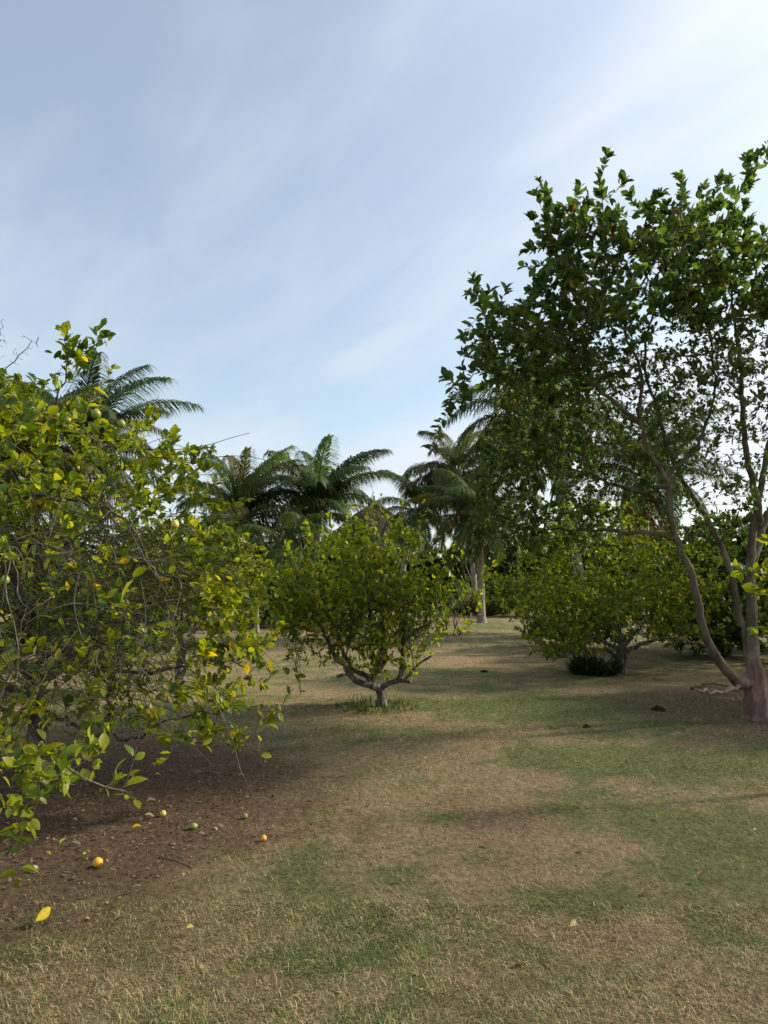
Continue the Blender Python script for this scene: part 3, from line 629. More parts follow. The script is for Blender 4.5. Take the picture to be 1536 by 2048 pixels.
# ------------------------------------------------------------------ generic citrus / shrub
def bush(name, base, label, category, group, ells, stems, per=2.4, L=0.07, ratio=0.55, pal=PAL_LIME, w=None, dens=1.0, bark=None, twig=None, mat=None, tpl='lo', rt=0.05, nleaf=0, step=0.10, dk=0.15, up=0.15, rleaf=0.008):
    s = Skel(); b = np.asarray(base, float); b[2] = 0
    s.path([b + (0, 0, -0.05), b + (0.0, 0, 0.18), b + (0.02, 0, 0.32)], rt, rt * 0.85, 0, parent=-1, wob=0.004)
    for k, pts in enumerate(stems): s.path(pts, rt * 0.55, rt * 0.12, k + 1, parent=len(s.P) - 1 if k == 0 else 3)
    colonize(s, np.concatenate([ell(*e) for e in ells]), step, 0.7, dk, (0, 0, up), 0.35, 100, 7000)
    sprouts(s, 0.5, 0.2, 0.8)
    r = radii(s, 0.002, 2.3)
    ls = leaf_set(s, r, per * dens, rleaf, L, ratio, len(pal), w or [0.3, 0.25, 0.2, 0.12, 0.11, 0.0, 0.02], None, 0.5)
    return finish_tree(name, s, b, label, category, group, bark or M_CBARK, twig or M_TWIG, mat or M_FAR, ls, pal, tpl, nleaf, r=r)
# right-hand citrus behind the guava
b = gnd(1243, 1345); Yd = b[1]
aa = lambda x, y, d=0.0: at(x, y, Yd + d)
bush('lime_tree', b, 'round low lime tree with dark trunk beside the low dark leafy tuft', 'tree', None,
     [(aa(1200, 1150), (1.55, 1.5, 1.0), 1500), (aa(1080, 1190), (0.8, 1.0, 0.8), 600), (aa(1340, 1180), (0.95, 1.2, 0.8), 560), (aa(1120, 1285, -.4), (0.6, 0.7, 0.32), 300), (aa(1350, 1270, .4), (0.7, 0.8, 0.25), 160), (aa(1180, 1045), (0.9, 1.0, 0.45), 380)],
     [[aa(1232, 1295), aa(1180, 1270, .1), aa(1120, 1240, .2)], [aa(1262, 1298, -.1), aa(1320, 1278, -.2), aa(1390, 1258, -.2)], [aa(1250, 1290, .3), aa(1300, 1230, .7), aa(1340, 1160, .9)], [aa(1238, 1280), aa(1225, 1200, -.2), aa(1270, 1180, -.3)], [aa(1215, 1300, -.3), aa(1150, 1305, -.5), aa(1110, 1320, -.6)], [aa(1240, 1270, .3), aa(1200, 1150, .5), aa(1180, 1060, .5)]],
     per=4.2, L=0.068, rt=0.085, nleaf=0, tpl='lo', mat=M_CITRUS, w=[0.36, 0.26, 0.2, 0.10, 0.06, 0.0, 0.02])
# left citrus behind the near tree
b = at(360, 1300, 10.2); Yd = 10.2
bush('lime_tree', b, 'bright green lime tree standing behind the sprawling twiggy lime tree', 'tree', None,
     [(aa(390, 1140), (1.0, 1.0, 0.68), 900), (aa(470, 1180), (0.50, 0.7, 0.42), 360), (aa(290, 1140), (0.8, 0.9, 0.7), 420)],
     [[aa(370, 1250), aa(420, 1180, .1), aa(470, 1150, .1)], [aa(350, 1240), aa(320, 1150, .1), aa(300, 1080, .1)], [aa(360, 1240, .2), aa(390, 1140, .3), aa(400, 1060, .3)]],
     per=5, L=0.075, rt=0.06, tpl='mid', mat=M_CITRUS, w=[0.34, 0.18, 0.26, 0.06, 0.14, 0.0, 0.02])
# young lime just beyond the right edge, its leaves reaching into view
b = np.array((3.42, 5.4, 0)); Yd = 5.4
bush('lime_tree', b, 'young bright-leaved lime tree reaching in front of the pinkish forked trunk', 'tree', None,
     [(aa(1540, 1165), (0.26, 0.25, 0.17), 95), (aa(1640, 1130), (0.3, 0.3, 0.2), 12), (aa(1530, 1265), (0.14, 0.2, 0.08), 16)],
     [[aa(1630, 1320), aa(1600, 1230, -.05), aa(1545, 1160, -.05), aa(1470, 1130, 0)], [aa(1640, 1250), aa(1650, 1100, .1)], [aa(1600, 1330), aa(1560, 1295), aa(1525, 1270)]],
     per=1.2, L=0.072, rt=0.03, tpl='mid', mat=M_CITRUS, nleaf=60, step=0.07, dk=0.10, w=[0.3, 0.1, 0.3, 0.05, 0.2, 0.02, 0.03])

# ------------------------------------------------------------------ 3. guava on the right
def guava():
    s = Skel(); b = gnd(1520, 1440); Y = b[1]; b[2] = 0
    a = lambda x, y, d=0.0: at(x, y, Y + d)
    s.path([b + (0, 0, -0.06), b + (0, 0, 0.03), a(1518, 1415), a(1515, 1390), a(1511, 1355), a(1508, 1330)], 0.20, 0.085, 0, parent=-1, wob=0.004, step=0.05)
    ntr = len(s.P)
    s.path([a(1480, 1365, -.05), a(1450, 1335, -.15), a(1425, 1302, -.2), a(1407, 1262, -.25), a(1396, 1205, -.25), a(1384, 1150, -.25), a(1362, 1100, -.25), a(1347, 1062, -.25), a(1340, 1010, -.3), a(1335, 968, -.35), a(1305, 915, -.5), a(1283, 860, -.6), a(1279, 815, -.7), a(1286, 775, -.75), a(1276, 725, -.8), a(1254, 680, -.9), a(1250, 635, -.95), a(1262, 600, -1), a(1300, 540, -1), a(1330, 470, -1)], 0.054, 0.007, 1, wob=0.006, flare=0.9)
    s.path([a(1500, 1320, .15), a(1480, 1230, .2), a(1460, 1140, .2), a(1437, 1085, .2), a(1415, 1040, .2), a(1380, 985, .15), a(1350, 930, .1), a(1325, 860, 0), a(1310, 800, -.1), a(1290, 740, -.2), a(1300, 650, -.3), a(1340, 560, -.4), a(1400, 470, -.4)], 0.043, 0.006, 2, wob=0.006, flare=0.8)
    s.path([a(1505, 1270, .1), a(1503, 1200, .2), a(1503, 1100, .3), a(1512, 1020, .3), a(1525, 960, .3), a(1535, 900, .3), a(1560, 780, .3), a(1590, 650, .2), a(1600, 540, .1)], 0.064, 0.010, 0, wob=0.005, flare=0.0, parent=ntr - 1)
    s.path([a(1520, 1050, .3), a(1510, 985, .2), a(1495, 920, .1), a(1487, 840, 0), a(1480, 720, -.1), a(1465, 600, -.2), a(1470, 480, -.3)], 0.045, 0.008, 4, wob=0.006, flare=0.3)
    s.path([a(1340, 1075, -.25), a(1310, 1066, -.2), a(1250, 1062, 0), a(1190, 1058, .3), a(1110, 1060, .5), a(1040, 1050, .6), a(975, 1020, .7)], 0.030, 0.005, 5)
    s.path([a(1335, 975, -.35), a(1280, 985, 0), a(1220, 965, .3), a(1150, 940, .6), a(1070, 930, .8), a(1000, 900, .9)], 0.026, 0.005, 6)
    s.path([a(1283, 850, -.6), a(1240, 815, -.8), a(1170, 755, -.9), a(1110, 735, -1), a(1040, 740, -1), a(960, 745, -1)], 0.030, 0.005, 7)
    s.path([a(1252, 650, -.95), a(1215, 600, -1.1), a(1170, 560, -1.2), a(1130, 500, -1.2), a(1110, 430, -1.2), a(1080, 360, -1.2)], 0.022, 0.004, 8)
    s.path([a(1170, 755, -.9), a(1100, 690, -1.1), a(1040, 650, -1.2), a(990, 600, -1.2), a(930, 590, -1.2)], 0.015, 0.003, 9)
    s.path([a(1215, 600, -1.1), a(1210, 520, -1.2), a(1205, 430, -1.2), a(1198, 370, -1.2)], 0.014, 0.003, 10)
    s.path([a(1345, 940, -.3), a(1400, 880, -.2), a(1430, 780, -.2), a(1420, 660, -.2)], 0.03, 0.006, 11)
    s.path([a(1480, 1372, -.1), a(1430, 1385, -.5), a(1390, 1378, -.8)], 0.03, 0.012, 12)
    s.path([a(1500, 1150, .3), a(1530, 1040, .4), a(1570, 990, .4), a(1650, 850, .3), a(1730, 700, .2)], 0.06, 0.01, 13)
    s.path([a(1440, 1310, -.18), a(1405, 1290, -.1), a(1375, 1280, .1), a(1330, 1275, .3)], 0.022, 0.006, 14)
    s.path([a(1420, 500, -.3), a(1460, 420, -.5), a(1500, 350, -.6), a(1532, 300, -.7)], 0.01, 0.003, 15)
    A = [ell(a(1290, 560, -.9), (0.78, 1.0, 0.55), 480), ell(a(1120, 590, -1.1), (0.36, 0.6, 0.42), 190), ell(a(1100, 470, -1.2), (0.17, 0.25, 0.32), 90), ell(a(1150, 490, -1.1), (0.35, 0.5, 0.30), 150), ell(a(1265, 470, -1), (0.35, 0.5, 0.24), 120), ell(a(1400, 470, -.7), (0.4, 0.6, 0.24), 140), ell(a(1205, 430, -1.2), (0.16, 0.3, 0.26), 55), ell(a(1340, 460, -1), (0.35, 0.5, 0.25), 90),
         ell(a(1020, 700, -1.1), (0.46, 0.7, 0.44), 320), ell(a(920, 780, -1.1), (0.17, 0.25, 0.28), 55), ell(a(950, 590, -1.2), (0.14, 0.15, 0.06), 16), ell(a(1170, 690, -.9), (0.6, 0.9, 0.45), 420), ell(a(1250, 790, 0), (0.6, 0.9, 0.45), 300), ell(a(1180, 830, .5), (0.7, 0.8, 0.4), 300), ell(a(1450, 570, -.4), (0.8, 1.0, 0.55), 380),
         ell(a(1440, 800, 0), (0.75, 1.0, 0.65), 380), ell(a(1300, 850, -.2), (0.5, 0.9, 0.45), 150), ell(a(1100, 890, .6), (0.80, 0.9, 0.58), 950), ell(a(1040, 1045, .7), (0.55, 0.7, 0.34), 650), ell(a(990, 960, .8), (0.35, 0.5, 0.35), 220), ell(a(1180, 1040, .5), (0.6, 0.7, 0.34), 300), ell(a(1200, 1000, .5), (0.5, 0.7, 0.35), 170),
         ell(a(1060, 790, .5), (0.45, 0.6, 0.25), 130), ell(a(1720, 620, .2), (1.1, 1.2, 0.9), 360), ell(a(1400, 1010, .1), (0.5, 0.8, 0.4), 180), ell(a(1260, 930, .4), (0.6, 0.7, 0.4), 240), ell(a(1515, 350, -.7), (0.10, 0.15, 0.22), 22), ell(a(1180, 1080, .4), (0.5, 0.4, 0.12), 70), ell(a(1380, 730, -.3), (0.6, 0.9, 0.40), 330), ell(a(1470, 720, -.2), (0.4, 0.8, 0.4), 160), ell(a(1350, 880, -.1), (0.5, 0.8, 0.4), 160), ell(a(1480, 950, .2), (0.5, 0.7, 0.4), 120), ell(a(880, 840, -1.1), (0.06, 0.08, 0.05), 5)]
    colonize(s, np.concatenate(A), 0.085, 0.6, 0.125, (0, 0, 0.10), 0.36, 130, 13000)
    sprouts(s, 0.75, 0.24, 0.7, 4)
    r = radii(s, 0.0022, 2.3)
    def keep(P):
        x, y, z = project(P); sparse = sstep(1180, 1330, x) * sstep(620, 720, y)
        return (1 - 0.38 * sparse) * (0.5 + 0.5 * (fbm(P[:, 0] + 2, P[:, 2] + P[:, 1], 2.4, 2) > 0.42))
    ls = leaf_set(s, r, 4.8, 0.010, 0.074, 0.54, 7, [0.32, 0.26, 0.17, 0.15, 0.06, 0.02, 0.02], keep, 0.55, tips=9.0)
    x, y, z = project(ls['p']); k = np.where((y > 640) & (x > 1180), 0.72, 1.0); ls['L'] = ls['L'] * k; ls['W'] = ls['W'] * k
    # the lower left boughs carry smaller leaves
    x, y, z = project(ls['p']); small = (y > 780) & (z > 7.7); ls['L'] = np.where(small, ls['L'] * 0.78, ls['L']); ls['W'] = np.where(small, ls['W'] * 0.82, ls['W'])
    finish_tree('guava_tree', s, b, 'tall open guava tree with smooth pinkish trunk forking low at the lawn edge', 'tree', None, M_GBARK, M_GTWIG, M_GUAVA, ls, PAL_GUAVA, 'mid', 300, r=r)
guava()

# ------------------------------------------------------------------ palms
def frond_mesh(az, el, L, wind, droop, dry, leaflet=0.72, nl=118):
    n = 22; t = np.linspace(0, 1, n)
    tone = np.array((0.058, 0.092, 0.026)) * np.exp(rng.normal(0, 0.25)) if rng.random() < 0.8 else np.array((0.105, 0.105, 0.028))
    ang = el - droop * t ** 1.5 * 1.9
    dh = np.cos(ang); dz = np.sin(ang); st = L / (n - 1)
    hor = np.concatenate([[0], np.cumsum(dh[:-1] * st)]); z = np.concatenate([[0], np.cumsum(dz[:-1] * st)])
    u = np.array((math.cos(az), math.sin(az), 0)); P = hor[:, None] * u + z[:, None] * np.array((0, 0, 1.0)) + (wind[None] * (t ** 2)[:, None] * L * 0.4)
    T = nrm(np.gradient(P, axis=0)); side = nrm(np.cross(T, np.array((0, 0, 1.0)) + 0.01 * u)); nm = np.cross(side, T)
    # rachis as a slim keel
    w = 0.035 * (1 - t) + 0.005
    V = np.concatenate([P + side * w[:, None], P - nm * w[:, None] * 0.9, P - side * w[:, None], P + nm * w[:, None] * 0.3])
    i = np.arange(n - 1); q = np.concatenate([np.stack([i + a * n, i + b_ * n, i + b_ * n + 1, i + a * n + 1], 1) for a, b_ in ((0, 1), (1, 2), (2, 3), (3, 0))])
    cols = [np.tile(np.array((0.20, 0.19, 0.07)) if not dry else np.array((0.2, 0.13, 0.07)), (len(V), 1))]
    Vs = [V]; f4 = [q]; f3 = []; off = len(V)
    tt = np.linspace(0.14, 0.995, nl); k = tt * (n - 1); k0 = np.minimum(k.astype(int), n - 2); fr = (k - k0)[:, None]
    bp = P[k0] * (1 - fr) + P[k0 + 1] * fr; bt = nrm(T[k0] * (1 - fr) + T[k0 + 1] * fr); bs = nrm(side[k0] * (1 - fr) + side[k0 + 1] * fr); bn = np.cross(bs, bt)
    ll = leaflet * (0.45 + 0.55 * np.sin(np.pi * np.clip(tt * 0.95 + 0.1, 0, 1)) ) * L / 3.2
    for sg in (-1, 1):
        m = nl; d0 = nrm(bs * sg * 0.85 + bt * (0.6 + 0.5 * tt[:, None]) + bn * 0.15 + rng.normal(0, 0.10, (m, 3)) + wind * 0.35)
        l = ll * np.exp(rng.normal(0, 0.1, m)); d1 = nrm(d0 + np.array((0, 0, -1.0 - (0.7 if dry else 0))) + wind * 0.3 + rng.normal(0, 0.08, (m, 3))); d2 = nrm(d1 + np.array((0, 0, -0.75)) + wind * 0.2)
        p1 = bp + d0 * (l * 0.35)[:, None]; p2 = p1 + d1 * (l * 0.35)[:, None]; p3 = p2 + d2 * (l * 0.3)[:, None]
        wv = nrm(np.cross(d0, bn)) * (0.0145 * L / 3.2) ; wv2 = wv * 1.1
        V = np.stack([bp - wv * .5, bp + wv * .5, p1 + wv2, p1 - wv2, p2 + wv2 * .8, p2 - wv2 * .8, p3], 1).reshape(-1, 3)
        o = off + np.arange(m)[:, None] * 7
        f4 += [o + np.array([[0, 1, 2, 3]]), o + np.array([[3, 2, 4, 5]])]; f3.append(o + np.array([[5, 4, 6]])); off += 7 * m; Vs.append(V)
        base = tone if not dry else np.array((0.17, 0.10, 0.055))
        c = base * np.exp(rng.normal(0, 0.22, m))[:, None] * (1 + 0.3 * (tt[:, None] - 0.5)); cols.append(np.repeat(c, 7, 0))
    return mesh_np('frond', np.concatenate(Vs), [np.concatenate(f4), np.concatenate(f3)], np.concatenate(cols))
def palm(px, py, Y, label, nf=22, L=3.3, dry=0, trunk_r=0.15, base_x=None, lean=0.3, wind=(0.5, 0.0, -0.05), elmin=-25, elmax=82, tint=1.0, leaflet=0.98, bunch=0):
    top = at(px, py, Y); bx = base_x if base_x is not None else top[0] - lean; b = np.array((bx, Y, 0.0))
    root = empty('coconut_palm', b); tag(root, label, 'palm tree', 'coconut palms')
    s = Skel(); h = top[2]; off = top - b
    pts = [np.array((0, 0, -0.05)), np.array((0, 0, 0.12)), np.array((off[0] * 0.10, 0, h * 0.35)), np.array((off[0] * 0.5, 0, h * 0.75)), np.array((off[0], 0, h))]
    ids = s.path([p + b for p in pts], trunk_r * 1.25, trunk_r * 0.85, 0, parent=-1, step=0.12, wob=0.004)
    rr = np.array(s.minr); hz = np.array([p[2] for p in s.P]); rr = trunk_r * (0.86 + 0.5 * np.exp(-np.maximum(hz, 0) / 0.22)) * (1 + 0.035 * (np.arange(len(rr)) % 2))
    V, f, cap = tubes(s, rr, b)[0]; obj('trunk', mesh_np('trunk', V, [f, cap], None, True), M_PALMBARK, root)
    wind = np.array(wind); nf = int(nf * 1.4)
    for i in range(nf):
        az = i * 2.39996 + rng.normal(0, 0.15); t = i / (nf - 1)
        el = R(elmax + (elmin - elmax) * t + rng.normal(0, 6)); d = i >= nf - dry
        if d: el = R(-45 + rng.normal(0, 8))
        m = frond_mesh(az, el, L * (0.75 + 0.25 * math.sin(math.pi * min(1, 0.25 + t))) * (0.9 + 0.2 * rng.random()), wind, 0.55 + 0.35 * t + 0.1 * rng.random(), d, leaflet)
        o = obj('frond', m, M_FROND, root); o.location = off + np.array((math.cos(az) * 0.08, math.sin(az) * 0.08, 0.25 * (1 - t)))
        if d: o['label'] = 'dry brown hanging frond'
    return root
palm(165, 915, 17, 'coconut palm whose crown rises behind the sprawling twiggy lime tree', 22, 2.7, dry=1, wind=(0.35, 0, -0.05))
palm(20, 985, 15, 'coconut palm crown hidden low behind the sprawling twiggy lime tree', 20, 2.8, wind=(0.3, 0, -0.1))
palm(482, 1050, 27, 'dark feathery young palm between the bright green lime tree and the upright-crowned palm', 24, 3.5, lean=0.1, elmin=-5, wind=(0.35, 0, 0.0))
palm(636, 1030, 28, 'tall dark palm with upright crown behind the lone bushy lime tree', 22, 3.4, lean=0.1, elmin=5, wind=(0.45, 0, -0.05))
palm(560, 1090, 24, 'low spreading palm in deep shade under the two dark upright palms', 14, 1.9, lean=0.0, elmin=-30, elmax=50, wind=(0.3, 0, -0.1))
palm(515, 1165, 22, 'small bright young palm close to the ground beside the bright green lime tree', 12, 1.3, trunk_r=0.07, lean=0, elmax=85, elmin=10, wind=(0.2, 0, 0))
palm(958, 1045, 27, 'coconut palm with clear grey trunk standing on the far lawn', 24, 2.8, dry=1, trunk_r=0.155, base_x=gnd(958, 1243)[0], elmin=-30, wind=(-0.15, 0, -0.12))
palm(915, 960, 33, 'windblown taller palm behind the grey-trunked palm', 22, 3.4, wind=(0.35, 0, -0.1), elmin=-35, base_x=at(950, 1200, 33)[0])
palm(835, 1030, 34, 'small-crowned palm between the lone bushy lime tree and the windblown palm', 18, 3.0, wind=(0.25, 0, -0.1), elmin=-35, base_x=at(800, 1200, 34)[0])
palm(1070, 850, 20, 'coconut palm with drooping fronds showing behind the guava leaves', 22, 3.0, dry=1, wind=(0.1, 0, -0.1), elmin=-35, base_x=at(1165, 1200, 20)[0])
palm(1290, 960, 21, 'coconut palm with dry brown fronds behind the guava stems', 22, 3.0, dry=5, wind=(0.2, 0, -0.1), elmin=-30)

# ------------------------------------------------------------------ background trees and shrubs
PAL_FAR = np.array([(0.05, 0.085, 0.018), (0.034, 0.06, 0.015), (0.075, 0.11, 0.02), (0.024, 0.045, 0.014), (0.10, 0.13, 0.022), (0.10, 0.09, 0.03), (0.06, 0.07, 0.02)])
def back_tree(x, y, h, wd, label, group=None, pal=PAL_FAR, L=0.20, n=320, name='broadleaf_tree', cat_='tree', low=0.05, ratio=0.5, tpl='lo'):
    c = np.array((x, y, h * (0.5 + low))); 
    es = [((x, y, h * 0.5), (wd * 0.5, wd * 0.5, h * 0.48), n), ((x, y, h * 0.22), (wd * 0.5, wd * 0.5, h * 0.2), n // 2)]
    for k in range(4):
        a = rng.random() * 6.28; es.append(((x + 0.35 * wd * math.cos(a), y + 0.35 * wd * math.sin(a), h * (0.35 + 0.5 * rng.random())), (wd * 0.28, wd * 0.28, h * 0.22), n // 5))
    st = [[(x + 0.3 * wd * math.cos(q), y + 0.3 * wd * math.sin(q), h * 0.6)] for q in (0.4, 2.5, 4.4)]
    st = [[np.array((x, y, 0.32 + 0.1 * h)), np.array(p[0])] for p in st]
    return bush(name, (x, y, 0), label, cat_, group, es, st, per=7, L=L, ratio=ratio, pal=pal, rleaf=0.02, w=[0.3, 0.25, 0.15, 0.18, 0.06, 0.02, 0.04], rt=0.04 + 0.02 * h, step=0.05 * h + 0.05, dk=0.06 * h + 0.06, tpl=tpl)
def clone(root, x, y, sc, rz):
    r_ = root.copy(); COL.objects.link(r_); r_.location = (x, y, 0); r_.scale = sc; r_.rotation_euler = (0, 0, rz)
    for ch in root.children:
        c = ch.copy(); COL.objects.link(c); c.parent = r_
    return r_
far_lab = 'dark green broadleaf tree in the row beyond the sandy path'
FT, HS = [], []
for (x, y, h, wd) in ((-33, 41, 5.2, 7), (-26, 43, 5.0, 7), (-19.5, 41, 4.6, 6.5), (-14, 43, 4.4, 6), (-9, 41.5, 4.2, 6), (-4.5, 43, 4.0, 5.5), (0.5, 44, 4.2, 6), (5.5, 42, 3.8, 5.5), (10, 43, 4.6, 6.5), (15.5, 42, 4.6, 6.5), (21, 41, 4.4, 6.5), (27, 42, 4.2, 7), (34, 42, 4.6, 7)):
    if len(FT) < 4: FT.append((back_tree(x, y, h, wd, far_lab, 'trees beyond the path', L=0.36, n=420), h, wd))
    else:
        q, h0, w0 = FT[int(rng.integers(0, 4))]; clone(q, x, y, (wd / w0, wd / w0, h / h0), rng.random() * 6.28)
for i in range(20):
    x, y = -31 + 3.3 * i + rng.normal(0, 0.4), 38.9 + rng.random() * 0.9
    if len(HS) < 4: HS.append(back_tree(x, y, 1.5 + 0.25 * i, 3.6 + 0.2 * i, 'low dark shrub in the hedge along the far side of the sandy path', 'hedge shrubs along the path', L=0.22, n=200, name='shrub', cat_='shrub'))
    else: k = 0.85 + 0.3 * rng.random(); clone(HS[int(rng.integers(0, 4))], x, y, (k, k, k * (0.9 + 0.3 * rng.random())), rng.random() * 6.28)
p = gnd(1030, 1238); back_tree(p[0] + 0.5, p[1] + 2.0, 1.7, 2.6, 'dark rounded shrub beside the tall grass clump near the grey-trunked palm', n=220, name='shrub', cat_='shrub', L=0.12)
back_tree(6.9, 14.5, 2.9, 3.2, 'dark dense shrub in the shade behind the guava trunk', n=420, name='shrub', cat_='shrub', L=0.15)
back_tree(9.6, 16.5, 3.2, 3.6, 'leafy green shrub farther back past the dark dense shrub', n=360, name='shrub', cat_='shrub', L=0.15, pal=PAL_FAR * 1.3)
back_tree(-4.1, 24.0, 2.3, 2.8, 'fresh green shrub on the far lawn between the palms and the lone bushy lime tree', n=320, name='shrub', cat_='shrub', L=0.12, pal=PAL_FAR * 1.7)
back_tree(-8.2, 22.0, 2.6, 3.4, 'green shrub on the far lawn behind the bright green lime tree', n=320, name='shrub', cat_='shrub', L=0.13, pal=PAL_FAR * 1.5)
back_tree(4.4, 16.5, 1.5, 2.6, 'low green shrub at the lawn edge behind the round low lime tree', n=300, name='shrub', cat_='shrub', L=0.10, pal=PAL_FAR * 1.3)
back_tree(10.2, 11.4, 5.4, 5.6, 'broad green tree to the right of the guava, shading the lawn', n=700, L=0.18)  # out-of-view tree added so its shadow darkens the lawn
back_tree(8.9, 9.4, 4.6, 3.8, 'rounded green tree nearest the guava on its right, shading the lawn', n=560, L=0.18)  # second tree outside the view, added for its shade on the lawn
back_tree(-5.2, 13.2, 2.0, 2.6, 'bushy green shrub beside the bright green lime tree', n=300, name='shrub', cat_='shrub', L=0.10, pal=PAL_FAR * 1.4)
back_tree(-7.5, 15.5, 2.4, 3.0, 'low green shrub on the lawn behind the sprawling twiggy lime tree', n=260, name='shrub', cat_='shrub', L=0.12, pal=PAL_FAR * 1.4)

# tufts of long leaves: dark tuft and tall grass clump
def tuft(name, base, label, cat_, n, L, wd, spread, col, mat=M_FAR):
    b = np.asarray(base, float).copy(); b[2] = 0; root = empty(name, b); tag(root, label, cat_)
    a = rng.random(n) * 6.28; rr = spread * np.sqrt(rng.random(n)); p = np.stack([rr * np.cos(a), rr * np.sin(a), np.full(n, -0.01)], 1)
    ti = np.clip(rng.normal(0.5, 0.35, n) + 0.5 * rr / spread, 0.05, 1.35); ln = L * np.exp(rng.normal(0, 0.4, n)) * (0.4 + 1.1 * fbm(p[:, 0] * 3 + 7, p[:, 1] * 3 + 3, 1.5, 2)); a2 = a + rng.normal(0, 0.7, n)
    d0 = np.stack([np.sin(ti * .6) * np.cos(a2), np.sin(ti * .6) * np.sin(a2), np.cos(ti * .6)], 1); d1 = np.stack([np.sin(ti * 1.4) * np.cos(a2), np.sin(ti * 1.4) * np.sin(a2), np.cos(ti * 1.4)], 1)
    sd = np.stack([-np.sin(a2), np.cos(a2), np.zeros(n)], 1) * wd; m = p + d0 * (ln * .5)[:, None]; t = m + d1 * (ln * .5)[:, None]
    V = np.stack([p - sd * .6, p + sd * .6, m + sd, m - sd, t], 1).reshape(-1, 3); o = np.arange(n)[:, None] * 5
    c = np.array(col) * np.exp(rng.normal(0, 0.3, n))[:, None]
    k = obj('blades', mesh_np('blades', V, [o + np.array([[0, 1, 2, 3]]), o + np.array([[3, 2, 4]])], np.repeat(c, 5, 0)), mat, root); tag(k, kind='stuff')
    return root
tuft('grass_tuft', gnd(1187, 1347), 'low dark leafy tuft beside the round lime tree\'s trunk', 'plant', 700, 0.26, 0.013, 0.36, (0.024, 0.04, 0.018))
tuft('weed_patch', gnd(752, 1414), 'low green weeds growing round the lone bushy lime tree\'s foot', 'plant', 420, 0.075, 0.006, 0.5, (0.055, 0.075, 0.025))
tuft('grass_clump', gnd(985, 1236) + np.array((0, 3, 0)), 'tall yellow-green grass clump right of the grey palm trunk', 'plant', 900, 1.0, 0.03, 0.75, (0.14, 0.17, 0.05))
tuft('grass_clump', gnd(930, 1232) + np.array((0, 2.5, 0)), 'low dark grass hump by the sandy path near the grey-trunked palm', 'plant', 500, 0.45, 0.03, 0.6, (0.05, 0.065, 0.03))

# thatched hut far behind, only its ridge shows
def hut():
    p = at(748, 1100, 43); b = np.array((p[0], 43, 0.0)); root = empty('thatched_hut', b); tag(root, 'dark thatched hut roof peeking between palms beyond the lawn', 'hut')
    k = 40; rings = [(3.9, 2.9), (3.4, 3.5), (2.4, 4.5), (1.2, 5.6), (0.12, 6.3)]; V = []; 
    for (r_, z) in rings:
        for j in range(k):
            q = 6.2832 * j / k; e = 1 + rng.normal(0, 0.025); V.append((r_ * e * math.cos(q), r_ * e * math.sin(q), z + rng.normal(0, 0.05)))
    f = np.array([(i * k + j, i * k + (j + 1) % k, (i + 1) * k + (j + 1) % k, (i + 1) * k + j) for i in range(len(rings) - 1) for j in range(k)])
    V = np.array(V); obj('roof', mesh_np('roof', V, [f], np.tile((0.04, 0.032, 0.024), (len(V), 1))), M_THATCH, root)  # weathered grey-brown, with the roof's shaded side darkened into the colour
    for j in range(8):
        q = 6.2832 * j / 8; s = Skel(); c = np.array((3.0 * math.cos(q), 3.0 * math.sin(q), 0)); s.path([c + (0, 0, -0.05), c + (0.02, 0, 1.5), c + (0, 0, 3.85)], 0.09, 0.075, 0, parent=-1, step=0.4, wob=0.008)
        V, f, cap = tubes(s, np.array(s.minr), np.zeros(3))[0]; obj('post', mesh_np('post', V, [f, cap], None, True), M_CBARK, root)
    s = Skel(); s.path([(0, 0, 6.05), (0, 0, 6.5), (0.02, 0, 6.75)], 0.06, 0.03, 0, parent=-1); V, f, cap = tubes(s, np.array(s.minr), np.zeros(3))[0]; obj('finial', mesh_np('finial', V, [f, cap], None, True), M_CBARK, root)
hut()

# ------------------------------------------------------------------ things lying on the ground
def on_ground(px, py):
    p = gnd(px, py); p[2] = height(np.array([p[0]]), np.array([p[1]]))[0]; return p
for (px, py, r_, mt, sq, lab) in ((195, 1733, 0.027, M_ORANGE, 0.93, 'ripe orange fruit on brown litter beside a cut yellow leaf'), (326, 1631, 0.020, M_YELLOW, 1.0, 'pale yellow fruit lying on the dark litter'),
        (387, 1659, 0.024, M_LIME, 0.8, 'green fruit lying on the litter near the pale yellow fruit'), (527, 1683, 0.018, M_ORANGE, 1.0, 'small orange fruit on the grass at the litter\'s edge'), (490, 1640, 0.016, M_LIME, 1.1, 'small greenish fruit upright among the grass and litter')):
    o = ball('fallen_fruit', r_, mt, sq, 0.05); p = on_ground(px, py); o.location = p + np.array((0, 0, r_ * sq * 0.92)); o.rotation_euler = (rng.normal(0, 0.25), rng.normal(0, 0.25), rng.random() * 6)
    tag(o, lab, 'fruit', 'fallen fruits')
LEAFC = {'y': (0.50, 0.36, 0.015), 'g': (0.30, 0.32, 0.03), 'w': (0.50, 0.48, 0.36), 't': (0.34, 0.265, 0.14), 'b': (0.20, 0.12, 0.06), 'o': (0.5, 0.25, 0.02)}
LAB = {'y': 'bright yellow fallen leaf', 'g': 'yellow-green fallen leaf', 'w': 'small whitish curled fallen leaf', 't': 'pale tan dry fallen leaf', 'b': 'dull brown curled fallen leaf', 'o': 'orange fallen leaf'}
fl = {}
T, f3, f4 = TPL['hi']
for k, c in LEAFC.items():
    V = T.copy(); V[:, 2] += 0.22 * (V[:, 0] - 0.5) ** 2 + 0.5 * V[:, 1] ** 2
    fl[k] = mesh_np('fallen_leaf', V, [f4, f3], np.tile(c, (len(V), 1)), True); fl[k].materials.append(M_DRYLEAF)
